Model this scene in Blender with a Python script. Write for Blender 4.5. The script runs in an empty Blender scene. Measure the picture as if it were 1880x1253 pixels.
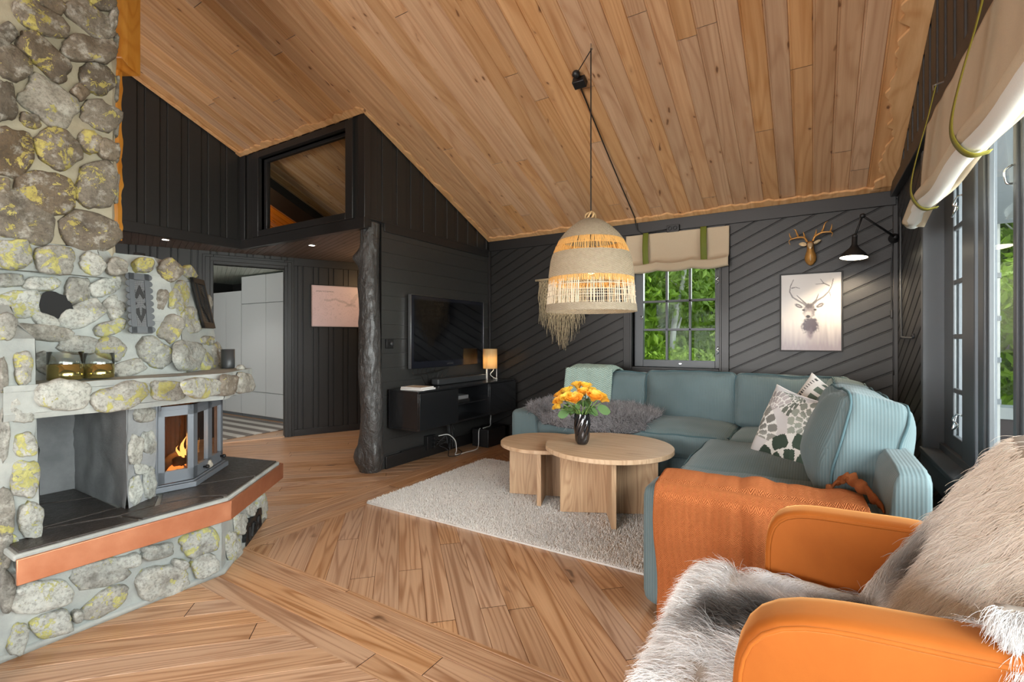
import bpy, bmesh, math, random
import numpy as np
from mathutils import Vector, Matrix, Euler, noise as mnoise
random.seed(7); RNG = np.random.default_rng(7)
scene = bpy.context.scene
COL = scene.collection
R = math.radians
def lin(r, g, b):
    f = lambda c: (c/12.92 if c <= .04045 else ((c+.055)/1.055)**2.4)
    return (f(r/255), f(g/255), f(b/255), 1)

# ------------------------------------------------------------------ node materials
class NT:
    def __init__(s, name):
        s.m = bpy.data.materials.new(name); s.m.use_nodes = True
        s.nt = s.m.node_tree; s.nt.nodes.clear()
        s.out = s.nt.nodes.new('ShaderNodeOutputMaterial')
    def set(s, sock, v):
        if isinstance(v, bpy.types.NodeSocket): s.nt.links.new(v, sock)
        else:
            try: sock.default_value = v
            except Exception:
                sock.default_value = (v, v, v) if len(sock.default_value) == 3 else (v, v, v, 1)
    def n(s, t, ins=None, **at):
        nd = s.nt.nodes.new('ShaderNode'+t)
        for k, v in at.items(): setattr(nd, k, v)
        for k, v in (ins or {}).items(): s.set(nd.inputs[k], v)
        return nd
    def math(s, op, a, b=0.0, c=None):
        i = {0: a, 1: b}
        if c is not None: i[2] = c
        return s.n('Math', i, operation=op).outputs[0]
    def mix(s, f, a, b, bt='MIX'):
        return s.n('MixRGB', {'Fac': f, 'Color1': a, 'Color2': b}, blend_type=bt).outputs[0]
    def ramp(s, f, stops, interp='LINEAR'):
        nd = s.n('ValToRGB', {'Fac': f}); cr = nd.color_ramp; cr.interpolation = interp
        while len(cr.elements) < len(stops): cr.elements.new(.5)
        for e, (p, c) in zip(cr.elements, stops):
            e.position = p; e.color = c if isinstance(c, tuple) else (c, c, c, 1)
        return nd.outputs[0]
    def noise(s, vec, scale, detail=3, rough=.5, dist=0.0):
        i = {'Scale': scale, 'Detail': detail, 'Roughness': rough, 'Distortion': dist}
        if vec is not None: i['Vector'] = vec
        return s.n('TexNoise', i).outputs['Fac']
    def vor(s, vec, scale, feature='F1', rnd=1.0):
        i = {'Scale': scale, 'Randomness': rnd}
        if vec is not None: i['Vector'] = vec
        return s.n('TexVoronoi', i, feature=feature)
    def scale(s, vec, sc):
        return s.n('VectorMath', {0: vec, 1: sc}, operation='MULTIPLY').outputs[0]
    def obj(s): return s.n('TexCoord').outputs['Object']
    def bump(s, h, st=.3, dist=.01, nrm=None):
        i = {'Height': h, 'Strength': st, 'Distance': dist}
        if nrm is not None: i['Normal'] = nrm
        return s.n('Bump', i).outputs[0]
    def bsdf(s, **k):
        nd = s.n('BsdfPrincipled')
        al = dict(color='Base Color', rough='Roughness', metal='Metallic', normal='Normal', sheen='Sheen Weight', coat='Coat Weight',
                  spec='Specular IOR Level', emit='Emission Color', es='Emission Strength', trans='Transmission Weight', alpha='Alpha', sheenrough='Sheen Roughness', coatrough='Coat Roughness', ior='IOR', sheentint='Sheen Tint', sss='Subsurface Weight')
        for a, v in k.items(): s.set(nd.inputs[al[a]], v)
        s.nt.links.new(nd.outputs[0], s.out.inputs[0])
        return s.m

def plain(name, c, rough=.5, metal=0, bump=0, bscale=60, var=0, **k):
    t = NT(name); o = t.obj(); col = c
    if var:
        nz = t.noise(o, bscale*.4, 4)
        col = t.mix(nz, tuple(x*(1-var) for x in c[:3])+(1,), tuple(min(1, x*(1+var)) for x in c[:3])+(1,))
    if bump: k['normal'] = t.bump(t.noise(o, bscale, 5, .6), bump, .004)
    return t.bsdf(color=col, rough=rough, metal=metal, **k)

def wood(name, dark, light, knot, rough=.5, su=34, sv=1.1, knots=.6, ring=.5, rvar=.25, bump=.25, obj=None, coat=0, ringfreq=16, kscale=(8, 3.2, 1)):
    t = NT(name)
    if obj is None:
        uv = t.n('UVMap').outputs[0]
        a = t.n('Attribute', attribute_name='bc')
        rr = t.n('SeparateColor', {0: a.outputs['Color']})
        r1, r2 = rr.outputs[0], rr.outputs[1]
        off = t.n('CombineXYZ', {0: t.math('MULTIPLY', r1, 17.3), 1: t.math('MULTIPLY', r2, 53.1), 2: t.math('MULTIPLY', r1, 9.7)}).outputs[0]
        vec = t.n('VectorMath', {0: uv, 1: off}, operation='ADD').outputs[0]
    else:
        vec = t.n('Mapping', {'Vector': t.obj(), 'Rotation': obj}).outputs[0]; r1 = .5
    g = t.noise(t.scale(vec, (su, sv, 2)), 1, 6, .65, .4)
    n2 = t.noise(t.scale(vec, (su*.16, sv*.45, 1)), 1, 1.5, .5, .3)
    rg = t.math('ADD', t.math('MULTIPLY', t.math('SINE', t.math('MULTIPLY', n2, ringfreq*6.28)), .5), .5)
    rg = t.math('POWER', rg, 3.2)
    f = t.math('ADD', t.math('MULTIPLY', g, 1-ring*.6), t.math('MULTIPLY', rg, ring*.6))
    c = t.mix(t.ramp(f, [(.22, 0.0), (.72, 1.0)]), light, dark)
    if obj is None:
        tone = t.n('MapRange', {0: r1, 3: 1-rvar, 4: 1+rvar}).outputs[0]
        c = t.n('HueSaturation', {'Color': c, 'Value': tone, 'Saturation': t.n('MapRange', {0: r2, 3: .88, 4: 1.1}).outputs[0]}).outputs[0]
    h = f
    if knots:
        kn = t.noise(vec, 6, 2)
        kv = t.vor(t.n('VectorMath', {0: t.scale(vec, kscale), 1: t.n('CombineXYZ', {0: kn, 1: kn}).outputs[0]}, operation='ADD').outputs[0], 1)
        ks = t.n('SeparateColor', {0: kv.outputs['Color']}).outputs[0]
        msk = t.math('GREATER_THAN', ks, 1-knots)
        core = t.ramp(kv.outputs['Distance'], [(.06, 1.0), (.125, 0.0)])
        halo = t.ramp(kv.outputs['Distance'], [(.08, 1.0), (.26, 0.0)])
        c = t.mix(t.math('MULTIPLY', t.math('MULTIPLY', halo, msk), .5), c, dark)
        c = t.mix(t.math('MULTIPLY', t.math('MULTIPLY', core, msk), .85), c, knot)
    return t.bsdf(color=c, rough=t.n('MapRange', {0: g, 3: rough*.85, 4: min(1, rough*1.2)}).outputs[0], normal=t.bump(h, bump, .002), coat=coat, coatrough=.25)

M = {}
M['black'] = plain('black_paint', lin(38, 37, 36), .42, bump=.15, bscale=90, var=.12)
M['blacklit'] = plain('black_paint_lit_wall', lin(54, 54, 53), .36, bump=.15, bscale=90, var=.12)  # same black paint, lightened: the light on this wall is in the colour
M['blackflat'] = plain('black_trim_paint', lin(36, 35, 35), .4, bump=.1, bscale=60)
M['greyframe'] = plain('grey_window_paint', lin(80, 84, 88), .38, bump=.08, bscale=60)
M['ceil'] = wood('pine_ceiling', lin(176, 128, 86), lin(212, 170, 128), lin(98, 62, 38), .5, su=26, sv=.8, knots=.85, ring=.3, rvar=.11, bump=.15, kscale=(12, 5, 1))
M['waney'] = wood('waney_pine', lin(196, 142, 90), lin(228, 184, 134), lin(120, 72, 40), .55, su=20, sv=2, knots=.4, ring=.3, rvar=.1, obj=(0, 0, 0))
M['floor'] = wood('pine_floor', lin(160, 116, 82), lin(208, 168, 132), lin(92, 64, 46), .34, su=60, sv=1.0, knots=.5, ring=.55, rvar=.09, bump=.2, ringfreq=14, kscale=(5.5, 2.2, 1), coat=.12)
M['soffit'] = wood('brown_soffit', lin(84, 74, 68), lin(110, 98, 92), lin(60, 50, 46), .45, knots=.2, ring=.2, rvar=.1)
M['orangewood'] = wood('orange_lacquered_pine', lin(200, 124, 36), lin(230, 164, 72), lin(120, 66, 20), .35, su=9, sv=9, knots=0, ring=.3, obj=(0, 0, 0), bump=.2)
M['loftceil'] = wood('loft_pine', lin(120, 86, 52), lin(160, 122, 80), lin(80, 50, 30), .5, knots=.3, ring=.3)
M['oak'] = wood('light_oak_veneer', lin(172, 138, 106), lin(210, 182, 150), lin(132, 96, 68), .45, su=2.5, sv=46, knots=.35, ring=.35, obj=(0, 0, 0), bump=.06, kscale=(3, 8, 3))
M['oakv'] = wood('light_oak_veneer_upright', lin(164, 128, 96), lin(206, 174, 138), lin(120, 84, 58), .45, su=34, sv=34, knots=.35, ring=.35, obj=(0, 0, 0), bump=.06, kscale=(4, 4, 4))
M['white'] = plain('white_lacquer', lin(226, 228, 228), .35)
M['steel'] = plain('steel', lin(170, 170, 172), .3, 1)
M['chrome'] = plain('chrome', lin(220, 222, 225), .12, 1)
M['blackmetal'] = plain('black_metal', lin(22, 22, 23), .55)
M['gloss'] = plain('black_gloss_lacquer', lin(30, 31, 33), .22, coat=.2, coatrough=.1)
M['screen'] = plain('television_screen', lin(9, 10, 13), .06)
M['tvbezel'] = plain('television_bezel', lin(28, 30, 38), .12)
M['plastic'] = plain('black_plastic', lin(26, 26, 27), .45)
M['greyplastic'] = plain('dark_grey_plastic', lin(58, 60, 62), .4)
M['greyplastic2'] = plain('grey_plastic', lin(120, 122, 124), .4)
M['whiteplastic'] = plain('white_cable', lin(225, 225, 222), .4)
M['paper'] = plain('white_paper', lin(232, 232, 230), .6)
M['stovepaint'] = plain('grey_stove_paint', lin(112, 117, 124), .38, .25, bump=.08, bscale=200)
M['slot'] = plain('black_void', lin(18, 18, 19), .8)
M['gold'] = plain('bronze_gold', lin(196, 142, 74), .38, .35, bump=.3, bscale=120, var=.3)
M['goldpale'] = plain('pale_bronze', lin(214, 190, 152), .4, .2, bump=.4, bscale=160, var=.3)

def glass(name, tint=(1, 1, 1, 1), amount=.08, rough=0.0, top=.9):
    t = NT(name)
    fr = t.n('LayerWeight', {'Blend': .12}).outputs['Fresnel']
    fac = t.n('MapRange', {0: fr, 3: amount*.4, 4: top}).outputs[0]
    mx = t.n('MixShader', {0: fac, 1: t.n('BsdfTransparent', {'Color': tint}).outputs[0], 2: t.n('BsdfGlossy', {'Roughness': rough}).outputs[0]})
    t.nt.links.new(mx.outputs[0], t.out.inputs[0]); return t.m
M['glass'] = glass('window_glass', (.96, .98, .97, 1), .004, 0, .22)
M['stoveglass'] = glass('stove_glass', (.78, .74, .7, 1), .12)
M['clearglass'] = glass('clear_drinking_glass', (.93, .95, .95, 1), .2, .02)
def emis(name, c, s):
    t = NT(name); e = t.n('Emission', {'Color': c, 'Strength': s}); t.nt.links.new(e.outputs[0], t.out.inputs[0]); return t.m
M['bulb'] = emis('lamp_bulb', lin(255, 226, 170), 14)
M['bulbwhite'] = emis('spot_bulb', lin(255, 244, 228), 18)
M['diff'] = emis('lamp_diffuser', lin(255, 240, 212), 9)
M['flame'] = emis('flame', (1, .46, .12, 1), 3.6)
M['ember'] = emis('ember', (1, .25, .05, 1), 2.5)

def stone_mat():
    t = NT('lichen_stone'); o = t.obj()
    a = t.n('Attribute', attribute_name='bc'); s = t.n('SeparateColor', {0: a.outputs['Color']})
    tone, lich, hue = s.outputs[0], s.outputs[1], s.outputs[2]
    base = t.mix(hue, lin(158, 160, 154), lin(112, 94, 72))
    base = t.n('HueSaturation', {'Color': base, 'Value': t.n('MapRange', {0: tone, 3: .5, 4: 1.42}).outputs[0]}).outputs[0]
    n1 = t.noise(o, 22, 6, .7); n2 = t.noise(o, 85, 5, .7); n3 = t.noise(o, 15, 6, .7, .6)
    c = t.mix(t.ramp(n2, [(.46, 0.0), (.66, .55)]), base, lin(66, 60, 54))
    c = t.mix(t.ramp(n1, [(.52, 0.0), (.64, .42)]), c, lin(206, 204, 194))
    n5 = t.noise(o, 9, 4, .6)
    c = t.mix(t.ramp(n5, [(.55, 0.0), (.68, .55)]), c, lin(70, 62, 54))
    th = t.n('MapRange', {0: lich, 3: .70, 4: .485}).outputs[0]
    lm = t.math('MULTIPLY', t.math('GREATER_THAN', t.math('ADD', n3, t.math('MULTIPLY', t.math('SUBTRACT', n2, .5), .22)), th), t.ramp(n2, [(.3, .35), (.5, 1.0)]))
    lc = t.mix(t.noise(o, 40, 3), lin(142, 140, 84), lin(204, 202, 132))
    lc = t.mix(t.math('MULTIPLY', hue, .6), lc, lin(176, 150, 66))
    c = t.mix(lm, c, lc)
    h = t.math('ADD', t.math('MULTIPLY', n1, .6), t.math('ADD', t.math('MULTIPLY', n2, .4), t.math('MULTIPLY', lm, .25)))
    return t.bsdf(color=c, rough=.85, normal=t.bump(h, .8, .012))
M['stone'] = stone_mat()
def mortar(name, c1, c2):
    t = NT(name); o = t.obj(); n = t.noise(o, 7, 6, .6); n2 = t.noise(o, 120, 4)
    return t.bsdf(color=t.mix(t.ramp(n, [(.3, 0.0), (.7, 1.0)]), c1, c2), rough=.9, normal=t.bump(t.math('ADD', n, t.math('MULTIPLY', n2, .25)), .5, .01))
M['mortar'] = mortar('grey_mortar', lin(140, 144, 142), lin(172, 175, 170))
M['mortarwarm'] = mortar('warm_mortar', lin(148, 138, 118), lin(178, 168, 146))
M['concrete'] = mortar('grey_plaster', lin(128, 130, 132), lin(158, 160, 161))
def slate():
    t = NT('wet_slate'); o = t.obj(); n = t.noise(o, 14, 8, .65); n2 = t.noise(o, 60, 5, .6, .6)
    return t.bsdf(color=t.mix(n, lin(30, 29, 29), lin(70, 62, 56)), rough=t.n('MapRange', {0: n2, 3: .18, 4: .5}).outputs[0], normal=t.bump(t.math('ADD', n, t.math('MULTIPLY', n2, .5)), .55, .012))
M['slate'] = slate()
def copper():
    t = NT('copper_sheet'); o = t.obj(); n = t.noise(o, 9, 5, .6)
    return t.bsdf(color=t.mix(n, lin(198, 122, 86), lin(238, 176, 140)), rough=t.n('MapRange', {0: n, 3: .28, 4: .5}).outputs[0], metal=.9, normal=t.bump(n, .12, .01))
M['copper'] = copper()


def corduroy(name, c1, c2, freq=560):
    t = NT(name); o = t.obj(); g = t.n('NewGeometry')
    s = t.n('SeparateXYZ', {0: o}); nn = t.n('SeparateXYZ', {0: g.outputs['True Normal']})
    msk = t.math('GREATER_THAN', t.math('ABSOLUTE', nn.outputs[0]), .62)
    cx = t.math('ADD', t.math('MULTIPLY', s.outputs[0], t.math('SUBTRACT', 1.0, msk)), t.math('MULTIPLY', s.outputs[1], msk))
    w = t.math('ADD', t.math('MULTIPLY', t.math('SINE', t.math('MULTIPLY', cx, freq)), .5), .5)
    n = t.noise(o, 5, 4); n2 = t.noise(o, 300, 2)
    c = t.mix(t.math('ADD', t.math('MULTIPLY', w, .30), t.math('MULTIPLY', n, .65)), c1, c2)
    return t.bsdf(color=c, rough=.85, normal=t.bump(t.math('ADD', w, t.math('MULTIPLY', n2, .3)), .2, .004), sheen=.25, sheenrough=.4, sheentint=lin(205, 210, 210), spec=.2)
M['cord'] = corduroy('teal_corduroy', lin(82, 102, 106), lin(118, 134, 137))
M['piping'] = plain('teal_piping', lin(70, 96, 102), .8)
def velvet(name, c1, c2):
    t = NT(name); o = t.obj(); n = t.noise(o, 6, 5, .6, .4); n2 = t.noise(o, 900, 2)
    return t.bsdf(color=t.mix(n, c1, c2), rough=.7, sheen=.7, sheenrough=.35, sheentint=lin(255, 190, 120), normal=t.bump(n2, .1, .001), spec=.25)
M['velvet'] = velvet('orange_velvet', lin(152, 78, 20), lin(184, 104, 36))
def knit(name, c1, c2, f=150, dist=.01):
    t = NT(name); uv = t.n('UVMap').outputs[0]; s = t.n('SeparateXYZ', {0: uv})
    zz = t.math('ABSOLUTE', t.math('SUBTRACT', t.math('FRACT', t.math('MULTIPLY', s.outputs[0], f*.16)), .5))
    w = t.math('SINE', t.math('MULTIPLY', t.math('ADD', s.outputs[1], t.math('MULTIPLY', zz, .035)), f*3))
    w = t.math('ADD', t.math('MULTIPLY', w, .5), .5); n = t.noise(t.obj(), 160, 4, .7)
    h = t.math('ADD', t.math('MULTIPLY', w, .6), t.math('MULTIPLY', n, .6))
    return t.bsdf(color=t.mix(h, c1, c2), rough=.95, sheen=.25, sheenrough=.5, sheentint=c2, normal=t.bump(h, .8, dist), spec=.1)
M['orangeknit'] = knit('orange_knit', lin(140, 66, 30), lin(208, 128, 78), 230, .006)
M['mint'] = knit('mint_knit', lin(128, 158, 150), lin(186, 206, 196), 120)
M['linen'] = plain('beige_linen', lin(196, 178, 152), .9, bump=.3, bscale=400, var=.06)
M['liningwhite'] = plain('pale_linen_lining', lin(226, 224, 218), .9, bump=.2, bscale=300)
M['strap'] = plain('green_strap', lin(128, 122, 38), .6)
M['strapg'] = plain('dark_green_strap', lin(104, 112, 34), .7)
def weave(name, c1, c2, a=60, b=140):
    t = NT(name); uv = t.n('UVMap').outputs[0]; s = t.n('SeparateXYZ', {0: uv})
    w1 = t.math('SINE', t.math('MULTIPLY', s.outputs[0], a*6.28)); w2 = t.math('SINE', t.math('MULTIPLY', s.outputs[1], b*6.28))
    h = t.math('ADD', t.math('MULTIPLY', t.math('MULTIPLY', w1, w2), .5), .5); n = t.noise(t.obj(), 60, 3, .7)
    p = t.n('BsdfPrincipled', {'Base Color': t.mix(t.math('ADD', t.math('MULTIPLY', h, .5), t.math('MULTIPLY', n, .5)), c1, c2), 'Roughness': .8, 'Normal': t.bump(h, .8, .006)})
    tr = t.n('BsdfTranslucent', {'Color': c2})
    mx = t.n('MixShader', {0: .14, 1: p.outputs[0], 2: tr.outputs[0]}); t.nt.links.new(mx.outputs[0], t.out.inputs[0]); return t.m
M['seagrass'] = weave('seagrass_weave', lin(112, 96, 76), lin(208, 196, 174), 1, 1)
M['reed'] = plain('pale_reed', lin(216, 202, 178), .7, var=.15, bscale=120)
M['reedlit'] = plain('lamplit_reed', lin(216, 166, 96), .7, var=.15, bscale=120)  # same reed with the lamp's warm glow put into its colour
M['rope'] = plain('jute_rope', lin(186, 154, 110), .9, bump=.5, bscale=300)
M['macrame'] = plain('raffia', lin(196, 180, 148), .85, var=.25, bscale=50)
def shade():
    t = NT('veneer_lampshade'); o = t.obj(); n = t.noise(t.scale(o, (60, 60, 6)), 1, 4)
    c = t.mix(n, lin(234, 200, 144), lin(252, 234, 190))
    p = t.n('BsdfPrincipled', {'Base Color': c, 'Roughness': .6}); tr = t.n('BsdfTranslucent', {'Color': c})
    mx = t.n('MixShader', {0: .55, 1: p.outputs[0], 2: tr.outputs[0]}); t.nt.links.new(mx.outputs[0], t.out.inputs[0]); return t.m
M['shade'] = shade()
def leaf(name, c1, c2, tr=.35):
    t = NT(name); o = t.obj(); n = t.noise(o, 1.2, 3); n2 = t.noise(o, 9, 2)
    c = t.mix(t.math('ADD', t.math('MULTIPLY', n, .6), t.math('MULTIPLY', n2, .4)), c1, c2)
    p = t.n('BsdfPrincipled', {'Base Color': c, 'Roughness': .55}); q = t.n('BsdfTranslucent', {'Color': c})
    mx = t.n('MixShader', {0: tr, 1: p.outputs[0], 2: q.outputs[0]}); t.nt.links.new(mx.outputs[0], t.out.inputs[0]); return t.m
M['leafA'] = leaf('birch_leaves', lin(84, 116, 34), lin(164, 190, 84))
M['leafB'] = leaf('bush_leaves', lin(96, 134, 30), lin(176, 204, 66))
M['leafC'] = leaf('tree_leaves', lin(64, 96, 40), lin(134, 164, 82))
M['roseleaf'] = leaf('rose_leaves', lin(46, 86, 44), lin(120, 156, 96), .2)
M['stem'] = plain('green_stem', lin(112, 140, 70), .5)
M['bark'] = plain('pale_bark', lin(190, 188, 178), .9, bump=.6, bscale=30, var=.35)
M['grass'] = leaf('meadow_ground', lin(70, 104, 30), lin(140, 170, 60), .1)
def petal():
    t = NT('yellow_petals'); a = t.n('Attribute', attribute_name='bc')
    p = t.n('BsdfPrincipled', {'Base Color': a.outputs['Color'], 'Roughness': .6}); q = t.n('BsdfTranslucent', {'Color': a.outputs['Color']})
    mx = t.n('MixShader', {0: .25, 1: p.outputs[0], 2: q.outputs[0]}); t.nt.links.new(mx.outputs[0], t.out.inputs[0]); return t.m
M['petal'] = petal()
def vcol(name, rough=.6, **k):
    t = NT(name); return t.bsdf(color=t.n('Attribute', attribute_name='bc').outputs['Color'], rough=rough, **k)
M['print'] = vcol('printed_paper', .5, coat=.08, coatrough=.05)
M['fabricprint'] = vcol('printed_cotton', .9)
M['fur'] = vcol('fur_hair', .75, sheen=.2)
M['furbase'] = plain('fur_hide', lin(190, 180, 168), .95)
M['furgrey'] = plain('grey_hide', lin(84, 82, 84), .95)
def rugmat():
    t = NT('rug_backing'); o = t.obj(); n = t.noise(o, 500, 3); n2 = t.noise(o, 3, 3)
    return t.bsdf(color=t.mix(n2, lin(212, 208, 202), lin(228, 225, 220)), rough=1, normal=t.bump(n, .6, .01))
M['rug'] = rugmat()
def striped():
    t = NT('striped_rag_rug'); s = t.n('SeparateXYZ', {0: t.obj()}); n = t.noise(t.obj(), 80, 4, .7)
    w = t.math('SINE', t.math('MULTIPLY', t.math('ADD', s.outputs[1], t.math('MULTIPLY', n, .02)), 6.2832/.2))
    c = t.ramp(t.math('ADD', t.math('MULTIPLY', w, .5), .5), [(.35, lin(104, 92, 86)), (.5, lin(168, 156, 146)), (.65, lin(212, 206, 198))])
    return t.bsdf(color=t.mix(.25, c, t.mix(n, lin(60, 54, 50), lin(230, 225, 218))), rough=.95, normal=t.bump(n, .5, .01))
M['striped'] = striped()
def logmat():
    t = NT('black_painted_log'); o = t.obj(); n = t.noise(t.scale(o, (1, 1, .85)), 15, 5, .6, .8); n2 = t.noise(t.scale(o, (1, 1, .3)), 60, 4)
    return t.bsdf(color=lin(70, 69, 68), rough=.3, normal=t.bump(t.math('ADD', n, t.math('MULTIPLY', n2, .3)), .9, .035), coat=.45, coatrough=.25)
M['log'] = logmat()

def vase():
    t = NT('black_twisted_glass'); return t.bsdf(color=lin(22, 22, 25), rough=.07, spec=.7, coat=.5, coatrough=.03)
M['vase'] = vase()
M['amber'] = plain('olive_mirrored_glass', lin(158, 146, 92), .10, .85)
M['firewood'] = plain('charred_wood', lin(92, 66, 46), .9, bump=.8, bscale=40, var=.5)
M['ash'] = plain('ash', lin(170, 162, 150), 1, bump=.8, bscale=60, var=.3)
M['firewall'] = plain('stove_lining', lin(92, 64, 48), .8, bump=.5, bscale=50, var=.3)
M['deckgrey'] = plain('weathered_deck', lin(176, 178, 176), .8, bump=.4, bscale=30, var=.12)
M['porch'] = plain('grey_porch_paint', lin(112, 118, 124), .7, bump=.2, bscale=40)
M['darkbox'] = plain('dark_brown_box', lin(70, 58, 56), .6)
M['bedceil'] = wood('pale_green_ceiling', lin(176, 186, 174), lin(204, 212, 202), lin(150, 155, 145), .4, knots=.1, ring=.2, rvar=.08)
# ------------------------------------------------------------------ mesh helpers (everything in world metres)
class MB:
    def __init__(s): s.v = []; s.f = []; s.uv = []; s.c = []; s.col = (1, 1, 1, 1); s.useuv = False; s.usec = False
    def face(s, idx, uv=None, col=None):
        s.f.append(tuple(idx))
        if uv is None: uv = [(0, 0)]*len(idx)
        else: s.useuv = True
        s.uv += list(uv)
        if col is not None: s.usec = True
        s.c += [col if col is not None else s.col]*len(idx)
    def pts(s, P):
        b = len(s.v); s.v += [tuple(p) for p in P]; return b
    def poly(s, P, uv=None, col=None):
        b = s.pts(P); s.face(range(b, b+len(P)), uv, col)
    def box(s, c, size, rot=None, col=None):
        hx, hy, hz = size[0]/2, size[1]/2, size[2]/2
        P = [Vector((x, y, z)) for x in (-hx, hx) for y in (-hy, hy) for z in (-hz, hz)]
        if rot is not None:
            m = rot if isinstance(rot, Matrix) else Euler(rot).to_matrix()
            P = [m @ p for p in P]
        b = s.pts([Vector(c)+p for p in P])
        for q in ((0, 1, 3, 2), (4, 6, 7, 5), (0, 4, 5, 1), (2, 3, 7, 6), (0, 2, 6, 4), (1, 5, 7, 3)):
            s.face([b+i for i in q], col=col)
        return s
    def bx(s, x0, x1, y0, y1, z0, z1, col=None):
        return s.box(((x0+x1)/2, (y0+y1)/2, (z0+z1)/2), (abs(x1-x0), abs(y1-y0), abs(z1-z0)), col=col)
    def tube(s, P, r, n=8, cap=True, col=None, flat=None):
        P = [Vector(p) for p in P]; k = len(P)
        rr = r if isinstance(r, (list, tuple)) else [r]*k
        up = None; b0 = len(s.v)
        for i in range(k):
            t = (P[min(i+1, k-1)]-P[max(i-1, 0)])
            if t.length < 1e-9: t = Vector((0, 0, 1))
            t.normalize()
            if up is None:
                up = Vector((0, 0, 1)) if abs(t.z) < .9 else Vector((1, 0, 0))
            a = t.cross(up)
            if a.length < 1e-6: a = t.orthogonal()
            a.normalize(); bb = a.cross(t).normalized(); up = bb
            fy = flat if flat else 1
            for j in range(n):
                th = 2*math.pi*j/n
                s.v.append(tuple(P[i]+rr[i]*(math.cos(th)*a+fy*math.sin(th)*bb)))
        for i in range(k-1):
            for j in range(n):
                q = [b0+i*n+j, b0+i*n+(j+1) % n, b0+(i+1)*n+(j+1) % n, b0+(i+1)*n+j]
                s.face(q, [(j/n, i/k), ((j+1)/n, i/k), ((j+1)/n, (i+1)/k), (j/n, (i+1)/k)], col)
        if cap:
            s.face([b0+j for j in range(n)][::-1], col=col); s.face([b0+(k-1)*n+j for j in range(n)], col=col)
        return s
    def lathe(s, prof, c, n=32, rot=None, cap=True, col=None, wob=None):
        b = len(s.v); k = len(prof)
        for i, (r, z) in enumerate(prof):
            for j in range(n):
                th = 2*math.pi*j/n; r2 = r*(1+(wob(th, i) if wob else 0))
                p = Vector((r2*math.cos(th), r2*math.sin(th), z))
                if rot is not None: p = rot @ p
                s.v.append(tuple(Vector(c)+p))
        for i in range(k-1):
            for j in range(n):
                j2 = (j+1) % n
                s.face([b+i*n+j, b+i*n+j2, b+(i+1)*n+j2, b+(i+1)*n+j], [(j/n, i/k), ((j+1)/n, i/k), ((j+1)/n, (i+1)/k), (j/n, (i+1)/k)], col)
        if cap:
            if prof[0][0] > 1e-5: s.face([b+j for j in range(n)][::-1], col=col)
            if prof[-1][0] > 1e-5: s.face([b+(k-1)*n+j for j in range(n)], col=col)
        return s
    def prism(s, poly, z0, z1, col=None, flip=False):
        n = len(poly); b = s.pts([(x, y, z0) for x, y in poly]+[(x, y, z1) for x, y in poly])
        s.face([b+i for i in range(n)][::-1], col=col); s.face([b+n+i for i in range(n)], col=col)
        for i in range(n):
            j = (i+1) % n; s.face([b+i, b+j, b+n+j, b+n+i], col=col)
        return s
    def slab(s, P, off, col=None):            # planar 3D outline P extruded by vector off
        n = len(P); o = Vector(off); b = s.pts([Vector(p) for p in P]+[Vector(p)+o for p in P])
        s.face([b+i for i in range(n)][::-1], col=col); s.face([b+n+i for i in range(n)], col=col)
        for i in range(n):
            j = (i+1) % n; s.face([b+i, b+j, b+n+j, b+n+i], col=col)
        return s
    def grid(s, fn, nu, nv, u=(0, 1), v=(0, 1), uvs=(1, 1), colfn=None):
        b = len(s.v)
        for i in range(nu+1):
            for j in range(nv+1):
                s.v.append(tuple(fn(u[0]+(u[1]-u[0])*i/nu, v[0]+(v[1]-v[0])*j/nv)))
        for i in range(nu):
            for j in range(nv):
                a = b+i*(nv+1)+j
                c = colfn((i+.5)/nu, (j+.5)/nv) if colfn else None
                s.face([a, a+nv+1, a+nv+2, a+1], [(i/nu*uvs[0], j/nv*uvs[1]), ((i+1)/nu*uvs[0], j/nv*uvs[1]), ((i+1)/nu*uvs[0], (j+1)/nv*uvs[1]), (i/nu*uvs[0], (j+1)/nv*uvs[1])], c)
        return s
    def rcube(s, c, size, r, n=10, rot=None, bulge=(0, 0, 0), fn=None, colfn=None, uvs=1.0):
        h = [x/2 for x in size]; r = min(r, min(h)*.999)
        m = rot if isinstance(rot, Matrix) else (Euler(rot).to_matrix() if rot is not None else Matrix.Identity(3))
        idx = {}; c = Vector(c)
        def vert(p):
            key = tuple(round(x, 5) for x in p)
            if key in idx: return idx[key]
            q = Vector([max(-(h[i]-r), min(h[i]-r, p[i]*h[i])) for i in range(3)])
            d = Vector([p[i]*h[i]-q[i] for i in range(3)])
            if d.length > 1e-9: d = d.normalized()*r
            w = q+d
            for i in range(3):
                if bulge[i]:
                    j, k = (i+1) % 3, (i+2) % 3
                    w[i] += bulge[i]*p[i]*(1-p[j]**2)*(1-p[k]**2)
            if fn: w = fn(w, Vector(p))
            s.v.append(tuple(c+m @ w)); idx[key] = len(s.v)-1; return idx[key]
        # grid lines are packed towards the edges so rounded corners stay round
        L = []
        for i in range(n+1):
            t = -1+2*i/n; L.append(math.sin(t*math.pi/2)*.55+t*.45)
        for ax in range(3):
            for sg in (-1, 1):
                j, k = (ax+1) % 3, (ax+2) % 3
                for a in range(n):
                    for b in range(n):
                        q = []; uv = []
                        for da, db in ((0, 0), (1, 0), (1, 1), (0, 1)):
                            p = [0, 0, 0]; p[ax] = sg; p[j] = L[a+da]; p[k] = L[b+db]
                            q.append(vert(p)); uv.append((p[j]*h[j]*uvs, p[k]*h[k]*uvs))
                        if sg < 0: q = q[::-1]; uv = uv[::-1]
                        s.face(q, uv, colfn(ax, sg, (L[a]+L[a+1])/2, (L[b]+L[b+1])/2) if colfn else None)
        return s
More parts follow.
